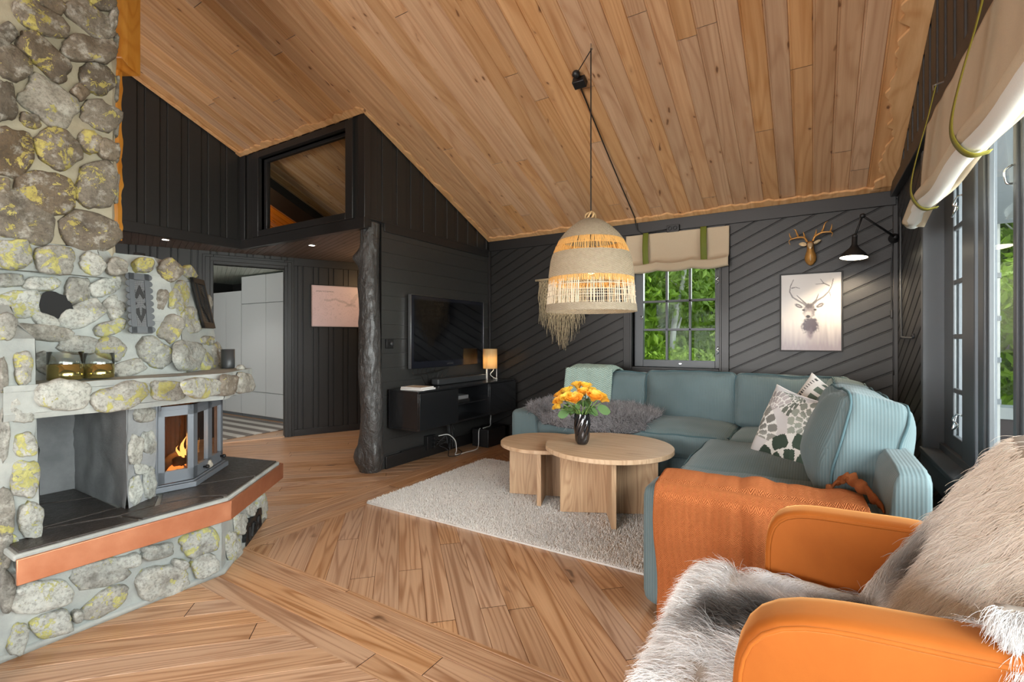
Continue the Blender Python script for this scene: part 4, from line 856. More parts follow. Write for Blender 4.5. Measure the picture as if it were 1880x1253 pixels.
# things on the mantel
def tumbler(x, y):
    t = thing('glass_tumbler', 'olive and clear tumbler at the left on the stone mantel', 'tumbler', (x, y, .957), 'half-gilded glass tumblers on the mantel')
    mb = MB(); r = .055; mb.lathe([(.0, .958), (r*.96, .958), (r, .962), (r, 1.020), (r-.003, 1.020), (r-.004, .968), (0, .966)], (x, y, 0), 40, cap=False); mb.build('coloured_lower_half', 'amber', t, smooth=True)
    mb = MB(); mb.lathe([(r, 1.020), (r, 1.068), (r-.003, 1.068), (r-.003, 1.020)], (x, y, 0), 40, cap=False); mb.build('clear_upper_half', 'clearglass', t, smooth=True); return t
t1 = tumbler(-2.50, .693); t2 = copy_tree(t1, (-2.512, .802, .957), 1.1, .93, 'slightly smaller olive and clear tumbler standing to the right of another')
t = thing('candle_cup', 'dark grey cylindrical cup standing on the mantel end behind the hood', 'cup', (-2.90, 1.60, .952))
mb = MB(); mb.lathe([(0, .953), (.033, .953), (.034, .957), (.034, 1.06), (.031, 1.06), (.031, .965), (0, .965)], (-2.80, 1.475, 0), 28, cap=False); mb.build('cup_body', 'greyplastic', t, smooth=True); t.location = (-2.80, 1.475, .953)
for c in t.children: c.matrix_parent_inverse = Matrix.Translation((2.80, -1.475, -.953))

# orange post behind the chimney, black pipe
post = thing('wooden_post', 'orange lacquered wooden post rising behind the stone chimney', 'post', (-3.43, 1.22, 1.70))
mb = MB(); zr = roof(1.31)-.02; ax = Vector((.8495, .5276, 0)); ay = Vector((-.5276, .8495, 0)); cc = Vector((-3.437, 1.214, 0))
prof = [(-.10, -.06), (.040, -.06), (.055, -.045), (.055, .06), (-.10, .06)]
mb.slab([cc+ax*a+ay*b+Vector((0, 0, 2.69+.05*(.06-b)/.12*(1 if a < .05 else .2))) for a, b in prof], (0, 0, zr-2.66)); mb.build('upper_post', 'orangewood', post, bevel=.006)
mb = MB(); pts = []
for i in range(120):
    z = 1.70+(2.70-1.70)*i/119; e = -.034+.012*mnoise.noise(Vector((z*9, 3, 1)))+(.02*max(0, mnoise.noise(Vector((z*16, 7, 2)))))*(1 if z < 2.2 else .3); pts.append(cc+ax*e+Vector((0, 0, z)))
mb.slab([cc+ax*-.12+Vector((0, 0, 1.70))]+pts+[cc+ax*-.12+Vector((0, 0, 2.70))], ay*.03); mb.build('scribed_strip', 'orangewood', post)
pp = MB().tube([(-3.62, 1.36, 1.2), (-3.62, 1.36, 1.66)], .03, 20); tag(pp.build('black_pipe', 'greyplastic', smooth=True), 'short dark pipe standing behind the stone hood', 'pipe')
pp = MB()
# ------------------------------------------------------------------ log post, hall, bedroom
lg = thing('log_post', 'black painted knotty tree-trunk post at the end of the television wall', 'post', (-3.178, 2.850, 0))
mb = MB(); n = 60; zs = 200; b = len(mb.v)
def logr(th, z):
    p = Vector((math.cos(th)*.9, math.sin(th)*.9, z*2.2)); r = .098-.022*min(1, z/2.07)
    r *= 1+.10*mnoise.noise(p*1.4)+.065*mnoise.noise(p*3.3)+.045*mnoise.noise(p*6.5)+.02*mnoise.noise(p*13)
    for (kth, kz, kr, ks) in ((-2.25, .13, .045, .10), (-.4, .12, .030, .10), (-2.5, 1.80, .060, .055), (-2.2, 1.55, .016, .10), (-2.0, .9, .014, .15), (-1.2, .62, .014, .12), (-.3, .42, .012, .1)):
        d = math.atan2(math.sin(th-kth), math.cos(th-kth)); r += kr*math.exp(-(d/.45)**2-((z-kz)/ks)**2)
    return r*(1-.12*math.exp(-(z/.05)**2))
for i in range(zs+1):
    z = 2.095*i/zs; cx, cy = -3.178+.010*math.sin(z*3), 2.850+.008*math.cos(z*2.3)
    for j in range(n):
        th = 2*math.pi*j/n; r = logr(th, z); mb.v.append((cx+r*math.cos(th), cy+r*math.sin(th), z))
for i in range(zs):
    for j in range(n): mb.face([i*n+j, i*n+(j+1) % n, (i+1)*n+(j+1) % n, (i+1)*n+j])
mb.face(list(range(n))[::-1]); mb.face([zs*n+j for j in range(n)]); mb.build('trunk', 'log', lg, smooth=True)
# recessed spotlights
def spot(x, y, z, lab, on=True):
    t = thing('recessed_spotlight', lab, 'spotlight', (x, y, z))
    MB().lathe([(.028, -.003), (.040, -.004), (.042, 0), (.042, .003), (.028, .003)], (x, y, z-.004), 24, cap=False).build('trim_ring', 'steel', t, smooth=True)
    MB().lathe([(0, -.001), (.029, -.001)], (x, y, z-.004), 24, cap=False).build('bulb', 'bulbwhite' if on else 'diff', t); return t
spot(-4.20, 3.02, SOF, 'bright recessed spotlight in the low hall ceiling'); spot(-5.12, 2.13, SOF, 'recessed spotlight in the hall ceiling nearer the chimney')
# map poster on the hall wall
t = thing('map_poster', 'pale pink map poster in a thin black frame on the hall wall', 'poster', hw(.55, .01, 1.25)); s0, s1, z0, z1 = .256, .965, 1.262, 1.745
mb = MB()
for a, b, c, d in ((s0-.012, s0, z0-.012, z1+.012), (s1, s1+.012, z0-.012, z1+.012), (s0, s1, z0-.012, z0), (s0, s1, z1, z1+.012)): mb.slab([hw(a, 0, c), hw(b, 0, c), hw(b, 0, d), hw(a, 0, d)], HN*.018)
mb.build('frame', 'blackmetal', t)
mb = MB(); W, Hh = s1-s0, z1-z0
def mapcol(u, v):
    x, y = u*W, v*Hh; f = mnoise.noise(Vector((x*9, y*9, 2)))+.5*mnoise.noise(Vector((x*22, y*22, 5))); c = np.array(lin(222, 200, 202)[:3]); c = c*(1-.04*f)
    if .008 < min(u*W, (1-u)*W, v*Hh, (1-v)*Hh) < .012: c = c*.8
    lo = abs(f % .35-.17) < .02 and .12 < v < .85; c = c*(.86 if lo else 1)
    if abs(v-(.56+.10*math.sin(u*5)+.05*mnoise.noise(Vector((u*9, 1, 1))))) < .02+.015*u and .2 < u < .72: c = c*.78
    if abs((u-.62)-(v-.55)*.5) < .035*(1+mnoise.noise(Vector((u*12, v*12, 3)))) and v > .5: c = c*.82
    return tuple(c)
mb.grid(lambda u, v: hw(s0+u*W, .010, z0+v*Hh), 110, 76, colfn=mapcol); mp = mb.build('print', 'print', t)
def text(name, body, size, origin, ux, uz, mat, parent, ext=.0004, align='LEFT', spacing=1.0):
    cu = bpy.data.curves.new(name, 'FONT'); cu.body = body; cu.size = size; cu.extrude = ext; cu.align_x = align; cu.space_character = spacing; cu.materials.append(M[mat])
    o = bpy.data.objects.new(name, cu); COL.objects.link(o); ux, uz = Vector(ux).normalized(), Vector(uz).normalized(); nn = ux.cross(uz)
    m = Matrix((ux, uz, nn)).transposed().to_4x4(); m.translation = Vector(origin); dg = bpy.context.evaluated_depsgraph_get(); dg.update()
    me = bpy.data.meshes.new_from_object(o.evaluated_get(dg)); me.transform(m); bpy.data.objects.remove(o); q = bpy.data.objects.new(name, me); COL.objects.link(q)
    if parent is not None: adopt(q, parent)
    return q
text('lettering', 'SMØSTETOPPEN', .021, hw(s0+.052, .0115, z1-.075), HD, (0, 0, 1), 'plastic', t, spacing=1.35)
# bedroom behind the doorway
mb = MB(); clad(mb, (0, 0, 2.03), (1, 0, 0), (0, 1, 0), (0, 0, -1), [[(-8.3, -1), (-7.25, -1), (-4.62, 4.5), (-8.3, 4.5)]], SB, .054, None, 71, R(-64))
struct(mb.build('ceiling_bedroom', 'bedceil')); 
mb = MB(); mb.bx(-8.3, -4.95, 4.45, 4.55, 0, 2.3); struct(mb.build('wall_bedroom', 'black'))
def wardrobe(x0, x1, zt1, lab, joints, zj):
    t = thing('wardrobe', lab, 'wardrobe', ((x0+x1)/2, 4.1, 0), 'white built-in bedroom wardrobes')
    MB().bx(x0, x1, 3.905, 4.44, 0, zt1).build('body', 'porch', t)  # grey, not white: shade of the door gaps put into the colour
    xs = [x0]+joints+[x1]; zs_ = [.04]+zj+[zt1]
    for a, b in zip(xs[:-1], xs[1:]):
        for c, d in zip(zs_[:-1], zs_[1:]): MB().bx(a+.0035, b-.0035, 3.885, 3.905, c+.0035, d-.0035).build('door', 'white', t, bevel=.002)
wardrobe(-8.2, -7.02, 1.815, 'lower white wardrobe at the left in the bedroom', [-7.43], [.37]); wardrobe(-7.015, -5.2, 2.012, 'tall white wardrobe with top cupboards in the bedroom', [-6.41, -5.8], [.37, 1.616])
mb = MB(); mb.bx(-7.8, -5.50, 2.74, 3.80, .001, .012); tag(mb.build('striped_rug', 'striped', bevel=.003), 'grey and white striped rag rug on the bedroom floor', 'rug')
spot(-6.35, 3.02, 2.03, 'ceiling spotlight seen through the bedroom doorway')
# loft interior seen through its window
mb = MB(); mb.slab([(-5.24, 2.9, roof(2.9)-.02), (-4.90, 2.9, roof(2.9)-.02), (-4.90, YA-.1, roof(YA-.1)-.02), (-5.24, YA-.1, roof(YA-.1)-.02)], (0, 0, -.10)); tag(mb.build('rafter', 'blackflat'), 'dark rafter inside the loft behind the inside window', 'rafter')
mb = MB(); clad(mb, (0, YA+.05, roof(YA+.05)-.012), (1, 0, 0), sl, rn, [[(-6.9, 0), (-5.24, 0), (-5.24, 2.4), (-6.9, 2.4)]], [(0, -.012), (.006, 0), (.108, 0), (.114, -.012)], .114, None, 73)
M['ceilorange'] = wood('orange_pine_boards', lin(182, 104, 40), lin(220, 146, 74), lin(110, 60, 26), .4, su=26, sv=.8, knots=.4, ring=.3, rvar=.1)
struct(mb.build('ceiling_loft', 'ceilorange'))
# inside window of the loft
wn = struct(MB().bx(LW[0], LW[1], YL+.055, YL+.06, LW[2], LW[3]).build('window_2', 'glass'), 'inside window of the loft in black frame')
mb = MB(); x0, x1, z0, z1 = LW
for a, b, c, d in ((x0-.09, x0, z0-.06, z1+.06), (x1, x1+.09, z0-.06, z1+.06), (x0, x1, z0-.06, z0), (x0, x1, z1, z1+.06)):
    mb.bx(a, b, YL-.028, YL+.05, c, d)
for a, b, c, d in ((x0, x0+.045, z0, z1), (x1-.02, x1, z0, z1), (x0+.045, x1-.02, z0, z0+.025), (x0+.045, x1-.02, z1-.03, z1)): mb.bx(a, b, YL+.035, YL+.07, c, d)
mb.build('window_frame', 'blackflat', wn, bevel=.004)

# ------------------------------------------------------------------ television wall
t = thing('television', 'black flat television with silver edge mounted on the black wall', 'television', (XT, 3.77, 1.2)); y0, y1, z0, z1 = 3.215, 4.335, .846, 1.515
MB().bx(-3.082, -3.062, y0, y1, z0, z1).build('bezel', 'tvbezel', t, bevel=.004)
MB().bx(-3.0625, -3.0605, y0+.035, y1-.035, z0+.062, z1-.035).build('screen', 'screen', t)
mb = MB()
for a, b, c, d in ((y0-.006, y0+.001, z0, z1), (y1-.001, y1+.006, z0, z1), (y0-.006, y1+.006, z1, z1+.004)): mb.bx(-3.092, -3.060, a, b, c, d)
mb.build('silver_rim', 'steel', t, bevel=.001)
MB().bx(-3.10, -3.08, y0+.15, y1-.15, z0+.1, z1-.1).bx(XT, -3.09, 3.55, 4.0, 1.05, 1.3).build('wall_mount', 'plastic', t)
text('lettering', 'SAMSUNG', .022, (-3.0615, 3.715, z0+.020), (0, 1, 0), (0, 0, 1), 'steel', t)
# wall cabinet
cb = thing('media_cabinet', 'black glossy wall-hung media cabinet under the television', 'cabinet', (-2.93, 3.72, .355)); X0c, X1c, a, b, z0, z1 = XT+.022, -2.745, 2.965, 4.475, .355, .684
mb = MB(); th = .016
mb.bx(X0c, X1c, a, b, z1-th, z1); mb.bx(X0c, X1c, a, b, z0, z0+th)
for y in (a, 3.46, 3.975, b-th): mb.bx(X0c, X1c-(.0 if y in (3.46, 3.975) else .002), y, y+th, z0+th, z1-th)
mb.bx(X0c, X0c+.01, a, b, z0, z1); mb.build('carcass', 'gloss', cb, bevel=.0015)
MB().bx(X0c+.01, X1c-.03, 3.476, 3.975, .505, .518).build('shelf', 'gloss', cb, bevel=.001)
for (c, d) in ((a+.002, 3.474), (3.978, b-.002)): MB().bx(X1c, X1c+.016, c, d, z0+.003, z1-th-.002).build('door', 'gloss', cb, bevel=.0015)
zc = z1+.0005
def media(name, x0, x1, y0, y1, z0, z1, mat, lab, cat, text_=None):
    tag(MB().bx(x0, x1, y0, y1, z0, z1).build(name, mat, bevel=.003), lab, cat)
t = thing('soundbar', 'grey soundbar lying on the media cabinet below the television', 'soundbar', (-2.99, 3.83, zc)); MB().rcube((-2.985, 3.835, zc+.031), (.085, .78, .06), .012, 8).build('body', 'greyplastic', t, smooth=True)
MB().bx(-2.9425, -2.941, 3.46, 4.21, zc+.008, zc+.054).build('speaker_cloth', 'greyplastic', t); text('lettering', 'SAMSUNG', .016, (-2.9405, 3.80, zc+.026), (0, 1, 0), (0, 0, 1), 'steel', t)
t = thing('magazine', 'white magazine lying at the bottom of the pair on the media cabinet', 'magazine', (-2.85, 3.12, zc)); MB().box((-2.87, 3.10, zc+.007), (.23, .19, .013), (0, 0, R(8))).build('pages', 'paper', t, bevel=.001)
t = thing('magazine', 'white magazine with a pale cover lying on top of another on the media cabinet', 'magazine', (-2.88, 3.10, zc+.014)); MB().box((-2.88, 3.10, zc+.0195), (.22, .17, .010), (0, 0, R(3))).build('pages', 'paper', t, bevel=.001); MB().box((-2.88, 3.11, zc+.0249), (.16, .12, .0006), (0, 0, R(3))).build('cover', 'linen', t)
media('media_player', -3.04, -2.80, 3.50, 3.74, .519, .548, 'steel', 'slim silver media player lying in the open cabinet bay', 'media player')
media('set_top_box', -3.03, -2.80, 3.52, 3.72, .549, .585, 'greyplastic2', 'grey set-top box stacked on the silver player', 'set-top box')
# table lamp
t = thing('table_lamp', 'small table lamp with a glowing cylindrical veneer shade on white wire legs', 'lamp', (-2.93, 4.275, zc)); c = (-2.93, 4.275, 0)
MB().lathe([(.074, .800), (.076, .802), (.076, 1.008), (.074, 1.010), (.0735, .80)], c, 40, cap=False).build('lamp_shade', 'shade', t, smooth=True)
for k in range(3):
    th = R(40+120*k); x, y = c[0]+.070*math.cos(th), c[1]+.070*math.sin(th); MB().tube([(x, y, zc), (x, y, .985)], .0035, 8).build('leg', 'whiteplastic', t)
MB().tube([(c[0], c[1], .86), (c[0]+.07, c[1], .86), (c[0]-.07, c[1], .86)], .003, 6).build('crossbar', 'whiteplastic', t); MB().lathe([(0, .875), (.012, .875), (.014, .89), (.022, .915), (.018, .935), (0, .945)], c, 20).build('bulb', 'bulb', t, smooth=True)
MB().tube(catmull([(c[0], c[1], .86), (c[0]+.03, c[1]+.02, .79), (c[0]+.01, c[1]-.01, .74), (c[0]+.03, c[1]+.03, .70), (c[0]+.045, c[1]+.07, zc+.004), (c[0]-.05, c[1]+.13, zc+.004)]), .0035, 6).build('cord', 'whiteplastic', t, smooth=True)
# subwoofer, socket strip, cables
tag(MB().bx(-3.02, -2.815, 4.075, 4.40, .002, .185).build('subwoofer', 'plastic', bevel=.006), 'black subwoofer box standing on the floor under the cabinet', 'speaker')
t = thing('power_strip', 'black socket block on the wall base under the cabinet', 'power strip', (XT, 3.53, .13)); MB().bx(XT, XT+.05, 3.44, 3.56, .07, .20).build('housing', 'plastic', t, bevel=.003)
for i in range(3):
    MB().lathe([(.018, 0), (.018, .004), (.014, .004), (.014, .001), (0, .001)], (XT+.05, 3.535, .095+.04*i), 16, Euler((0, R(90), 0)).to_matrix(), cap=False).build('socket', 'greyplastic', t)
    MB().bx(XT+.05, XT+.085, 3.50, 3.53, .085+.04*i, .11+.04*i).build('plug', 'plastic', t, bevel=.003)
MB().bx(XT+.021, XT+.030, 3.12, 3.45, .112, .124).build('cable_duct', 'plastic', t)
def cable(P, r, mat, lab, grp=None, nm='cable'): tag(MB().tube(catmull(P, 7), r, 6).build(nm, mat, smooth=True), lab, 'cable', grp)
x = XT+.07; rc = random.Random(5)
for i in range(9):
    y = 3.54+.012*i; P = [(x+.01, y-.02, .10+.02*(i % 4)), (x+.07, y+.03+rc.uniform(-.02, .05), .14+rc.uniform(-.02, .08)), (x+.09, y+.06, .08+rc.uniform(-.05, .05)), (x+.05, y+.09+rc.uniform(0, .05), .16+rc.uniform(-.03, .06)), (x+.02, y+.09, .34)]
    cable(P, .004, 'plastic', 'tangled black cable at the socket block under the cabinet', 'tangled black cables at the socket block')
cable([(x+.01, 3.56, .19), (x+.08, 3.62, .20), (x+.10, 3.70, .13), (x+.10, 3.72, .03), (x+.14, 3.66, .006), (x+.16, 3.80, .006), (x+.17, 3.95, .006), (x+.14, 4.03, .03), (x+.12, 4.065, .16), (x+.12, 4.09, .19)], .005, 'whiteplastic', 'white cable running along the floor to the subwoofer')
cable([(-2.90, 4.10, .191), (-2.90, 4.16, .194), (-2.92, 4.26, .192), (-2.95, 4.31, .23), (-2.97, 4.35, .30), (-2.98, 4.36, .352)], .005, 'whiteplastic', 'white cable rising from the subwoofer top to the cabinet')
cable([(x+.02, 3.56, .10), (x+.08, 3.62, .05), (x+.12, 3.58, .006), (x+.17, 3.66, .006), (x+.12, 3.78, .006), (x+.02, 3.85, .01)], .004, 'plastic', 'black cable lying in a loop on the floor under the cabinet')
for i in range(6):
    y = 3.26+.06*i; cable([(-3.07, y, .86), (-3.05, y-.03, .80), (-3.04, y+.06+.02*i, .78+.01*i), (-3.05, y+.11, .73), (-3.07, y+.16, zc+.004)], .0035, 'plastic', 'black cable hanging from the television behind the soundbar', 'black cables hanging below the television')
t = thing('wall_thermostat', 'black thermostat with a round dial beside the log post', 'thermostat', (XT, 2.99, 1.05)); MB().bx(XT, XT+.022, 2.955, 3.035, 1.035, 1.115).build('housing', 'plastic', t, bevel=.003); MB().lathe([(.018, 0), (.017, .016), (0, .017)], (XT+.022, 3.005, 1.075), 20, Euler((0, R(90), 0)).to_matrix()).build('dial', 'greyplastic', t, smooth=True)
# ------------------------------------------------------------------ rug, tables, vase of roses
rg = thing('area_rug', 'pale grey-beige pile rug under the coffee tables', 'rug', (-1.5, 2.96, 0))
rx0, rx1, ry0, ry1 = -2.57, -.25, 2.27, 3.67
mb = MB(); mb.bx(rx0, rx1, ry0, ry1, .001, .010); mb.build('backing', 'rug', rg)
mb = MB(); mb.poly([(rx0, ry0, .010), (rx1, ry0, .010), (rx1, ry1, .010), (rx0, ry1, .010)]); P, N = scatter(mb, 90000, 5); n = len(P)
rr = np.random.default_rng(2); Dd = np.array([0, 0, 1.])+rr.normal(0, .5, (n, 3)); c = np.array(lin(230, 227, 222)[:3])*(1+.10*rr.normal(0, 1, (n, 1)))
pat = np.array([mnoise.noise(Vector((p[0]*2.2, p[1]*2.2, 1))) for p in P]); c = c*(1+.10*pat[:, None]); c = np.clip(c, .05, .9)
pl = hair('pile', rg, 'fur', P, Dd, rr.uniform(.010, .016, n), .0014, c, 2, .35, .1, tip=.7); pl['kind'] = 'stuff'
def table(nm, cx, cy, Rr, top, th, ang, hl, lab, leglen):
    t = thing(nm, lab, 'table', (cx, cy, .012), 'round oak nesting coffee tables')
    MB().lathe([(0, top-th), (Rr-.003, top-th), (Rr, top-th+.003), (Rr, top-.003), (Rr-.003, top), (0, top)], (cx, cy, 0), 96).build('tabletop', 'oak', t, bevel=0)
    MB().box((cx, cy, (top-th+.012)/2+.006), (hl*2, .028, top-th-.012), (0, 0, R(ang))).build('base_panel', 'oakv', t, bevel=.0015)
    for sg in (-1, 1):
        l = leglen; q = Matrix.Rotation(R(ang), 3, 'Z') @ Vector((0, sg*(.0145+l/2), 0)); MB().box((cx+q.x, cy+q.y, (top-th+.012)/2+.006), (.028, l, top-th-.012), (0, 0, R(ang))).build('base_panel', 'oakv', t, bevel=.0015)
table('coffee_table', -1.10, 2.93, .398, .447, .028, 27, .305, 'larger round oak coffee table carrying the vase', .262)
table('coffee_table', -1.61, 3.02, .305, .398, .026, 20, .245, 'smaller and lower round oak coffee table tucked under the larger one', .222)
vx, vy, vz = -1.25, 2.86, .4475
t = thing('flower_vase', 'black twisted-glass vase on the larger coffee table', 'vase', (vx, vy, vz))
mb = MB(); nn_, kk = 72, 34; pr = []
for i in range(kk+1):
    f = i/kk; r = .036+.012*f**.8+.006*math.sin(f*3.1); r = r if f > .06 else .030+.006*(f/.06)**.5
    for j in range(nn_):
        th = 2*math.pi*j/nn_+f*1.5; q = r+.0026*math.cos(9*(2*math.pi*j/nn_))*min(1, f*6)*min(1, (1-f)*6); mb.v.append((vx+q*math.cos(th), vy+q*math.sin(th), vz+.195*f))
for i in range(kk):
    for j in range(nn_): mb.face([i*nn_+j, i*nn_+(j+1) % nn_, (i+1)*nn_+(j+1) % nn_, (i+1)*nn_+j])
mb.face([j for j in range(nn_)][::-1]); mb.build('glass_body', 'vase', t, smooth=True)
def rose_mesh(seed):
    rng = random.Random(seed); mb = MB(); ya = np.array(lin(255, 216, 88)[:3]); yo = np.array(lin(248, 168, 56)[:3]); warm = rng.random()
    layers = [(3, .010, .044, .15), (4, .016, .052, .25), (5, .022, .056, .42), (6, .028, .056, .65), (7, .033, .050, 1.0)]
    for li, (n, r, h, op) in enumerate(layers):
        for k in range(n):
            th0 = 2*math.pi*(k+rng.random()*.35)/n+li*.6; wd = 2*math.pi/n*.80
            def fn(u, v):
                a = th0+(u-.5)*2*wd*(.55+.45*math.sin(v*2.2)); rr = r*(.30+.9*v**.8)+op*.012*v*v*v+.0035*math.sin(u*9+k)*v
                z = h*(v**.8)*(1-.16*op*v)-.10*h*(2*u-1)**2*v+.004*math.sin(u*7+k*2)*v
                return (rr*math.cos(a), rr*math.sin(a), z)
            mix = min(1, max(0, warm*.6+.5*rng.random()-.38)); c = ya*(1-mix)+yo*mix
            mb.grid(fn, 6, 5, colfn=lambda u, v: tuple(np.clip(c*(1.12-.35*(1-v))*(np.array([1, .92+.08*v, .8+.2*v])), 0, 1)))
    return mb
RM = []
for s in range(4):
    b_ = rose_mesh(s); o = b_.build('bloom', 'petal', None, smooth=True); RM.append(o.data); bpy.data.objects.remove(o)
rl = random.Random(9)
RL = ['yellow rose low at the left side of the bouquet', 'rose at the front left of the bouquet', 'large rose at the front just left of the bouquet middle', 'rose at the upper left of the bouquet', 'rose at the top of the bouquet towards the sofa', 'topmost rose above the middle of the vase', 'largest rose at the front, right of the vase middle', 'rose on the right side of the bouquet', 'small rose at the right edge of the bouquet', 'rose at the upper right of the bouquet towards the sofa', 'rose at the back left of the bouquet', 'small rose hanging lowest at the far left of the bouquet', 'rose in the centre of the bouquet above the front ones']
roses = [(-.140, -.03, .262, .95), (-.105, -.075, .285, .9), (-.055, -.085, .272, 1.15), (-.09, .02, .315, .95), (-.02, .05, .345, 1.0), (.02, -.01, .35, .9), (.055, -.085, .285, 1.2), (.105, -.02, .290, 1.0), (.135, .03, .262, .85), (.06, .06, .315, .9), (-.13, .05, .29, .9), (-.15, .0, .225, .8), (.0, -.05, .315, .9)]
rside = Vector((.8495, .5276, 0)); rfwd = Vector((-.5276, .8495, 0))
for i, (a_, b_, z, s) in enumerate(roses):
    hd = Vector((vx, vy, vz))+rside*a_+rfwd*b_+Vector((0, 0, z+.012)); t = thing('rose', RL[i], 'rose', hd, 'yellow and orange roses in the black vase')
    o = bpy.data.objects.new('bloom', RM[i % 4]); COL.objects.link(o); o.parent = t; d = (hd-Vector((vx, vy, vz+.10))).normalized(); o.rotation_euler = d.to_track_quat('Z', 'Y').to_euler(); o.scale = (s*.92,)*3
    o.location = -d*.012
    base = Vector((vx, vy, vz+.03)); md = Vector((vx, vy, vz+.19))+(hd-Vector((vx, vy, vz+.19)))*.12; md.z = vz+.20
    ex = Vector((hd.x-vx, hd.y-vy, 0)); ex = ex*min(1, .030/(ex.length+1e-6)); MB().tube(catmull([base-ex*.5, Vector((vx, vy, vz+.19))+ex, hd-d*.02], 6), .0032, 6).build('stem', 'stem', t, smooth=True)
    mb = MB()
    for k in range(3):
        f = rl.uniform(.25, .8); p = Vector((vx, vy, vz+.19))+ex+(hd-(Vector((vx, vy, vz+.19))+ex))*f; out_ = Vector((rl.uniform(-1, 1), rl.uniform(-1, 1), rl.uniform(-.5, .3))).normalized(); up = Vector((0, 0, 1)); sd_ = out_.cross(up).normalized(); L = rl.uniform(.035, .06)
        mb.grid(lambda u, v: p+out_*(L*v)+sd_*((u-.5)*L*.75*math.sin(min(1, v*1.02)*math.pi)**.7)+up*(-.02*v*v+.008*abs(u-.5)), 4, 6)
    mb.build('leaves', 'roseleaf', t, smooth=True)
for i, (a_, z, L) in enumerate(((.115, .225, .085), (-.10, .20, .08), (.04, .215, .06))):
    p = Vector((vx, vy, vz+.195))+rside*(.03 if a_ > 0 else -.03); q = Vector((vx, vy, vz))+rside*a_+Vector((0, 0, z)); out_ = (rside*(1 if a_ > 0 else -1)+Vector((0, 0, -.25))).normalized(); sd_ = rfwd*.5+Vector((0, 0, .87)); mb = MB().tube([p, q], .002, 5)
    mb.grid(lambda u, v: q+out_*(L*v-.02)+sd_*((u-.5)*L*.8*math.sin(min(1, v)*math.pi)**.6)+rfwd*(-.02*v), 6, 8); tag(mb.build('leaf_sprig', 'roseleaf', smooth=True), ['large round green leaf hanging out on the right of the rose bouquet', 'green leaf hanging over the left side of the black vase', 'small green leaf in the middle of the rose bouquet'][i], 'leaf')

# ------------------------------------------------------------------ corner sofa
sf = thing('corner_sofa', 'large teal corduroy corner sofa along two walls', 'sofa', (-.3, 3.3, 0))
# frames of the two runs
YF, XF = 3.47, -.585      # seat fronts
mb = MB(); mb.rcube((-.72, 3.98, .165), (2.30, .98, .25), .02, 8); mb.build('base', 'cord', sf, smooth=True)
mb = MB(); mb.rcube((-.125, 2.86, .165), (.90, 1.60, .25), .02, 8); mb.build('base', 'cord', sf, smooth=True)
def arm(c, size, r=.045):
    mb = MB(); mb.rcube(c, size, r, 12, bulge=(.004, .004, .008)); return mb.build('armrest', 'cord', sf, smooth=True)
arm((-2.035, 3.94, .272), (.255, .98, .505)); arm((-.135, 2.085, .275), (.93, .235, .495), .05)
# back frames with sloped ends
mb = MB(); mb.rcube((-.72, 4.365, .38), (2.35, .17, .66), .05, 12, fn=lambda w, p: Vector((w.x, w.y+.03*p.z, w.z))); mb.build('back_frame', 'cord', sf, smooth=True)
mb = MB(); mb.rcube((.225, 3.195, .380), (.20, 2.43, .63), .045, 16, fn=lambda w, p: Vector((w.x+.006+(.085*(.5+.5*p.z)*(.5-.5*p.x)), w.y, w.z))); mb.build('back_frame', 'cord', sf, smooth=True)
def wr(w, p, s, amp): return w+Vector((mnoise.noise(w*7+Vector((s, 0, 0)))*amp, mnoise.noise(w*7+Vector((0, s, 3)))*amp, mnoise.noise(w*6+Vector((2, s, 0)))*amp))
def seat(c, size, seed, puff=.03):
    mb = MB(); mb.rcube(c, size, .05, 16, bulge=(.012, .012, puff), fn=lambda w, p: wr(w, p, seed, .010)); o = mb.build('seat_cushion', 'cord', sf, smooth=True)
    x, y = size[0]/2-.006, size[1]/2-.006
    for zz in (size[2]/2-.018,):
        P = []
        for i in range(49):
            a = 2*math.pi*i/48; cc_, ss = math.cos(a), math.sin(a); k_ = (abs(cc_)**8+abs(ss)**8)**(-1/8)*.995; w = Vector((cc_*k_*x, ss*k_*y, zz)); P.append(Vector(c)+wr(w, None, seed, .010)+Vector((0, 0, .004)))
        MB().tube(P, .005, 6, cap=False).build('piping', 'piping', o, smooth=True)
seat((-1.55, 3.82, .385), (.74, .72, .17), 1); seat((-.83, 3.80, .385), (.72, .74, .17), 2, .04); seat((-.13, 3.78, .375), (.70, .74, .17), 3)
seat((-.14, 3.00, .375), (.92, .86, .17), 4, .035); seat((-.14, 2.42, .372), (.92, .46, .17), 5, .02)
def back(c, size, rot, seed, thick_axis=1, puff=.06, amp=.014):
    """boxed back cushion; local y is its thickness"""
    bl = (.015, puff, .015)
    m = Euler(rot).to_matrix(); mb = MB()
    fn = lambda w, p: wr(w, p, seed, amp)+Vector((0, 0, -.02*(1-p.x**2)*max(0, p.z)**2))+Vector((0, (.010*mnoise.noise(Vector((w.x*26, 3, w.z*4+seed)))*(1 if abs(p.y) < .8 else .25)), 0))
    mb.rcube(c, size, .055, 20, m, bl, fn); o = mb.build('back_cushion', 'cord', sf, smooth=True)
    hx, hy, hz = [q/2 for q in size]
    for sg in (-1, 1):
        P = []
        for i in range(65):
            a = 2*math.pi*i/64; cc_, ss = math.cos(a), math.sin(a); k_ = (abs(cc_)**7+abs(ss)**7)**(-1/7); p = Vector((cc_*k_, .82*sg, ss*k_)); w = Vector((p.x*hx*.99, sg*(hy-.022), p.z*hz*.99)); w = fn(w, p)+Vector((cc_*.006, 0, ss*.006)); P.append(Vector(c)+m @ w)
        MB().tube(P, .0055, 6, cap=False).build('piping', 'piping', o, smooth=True)
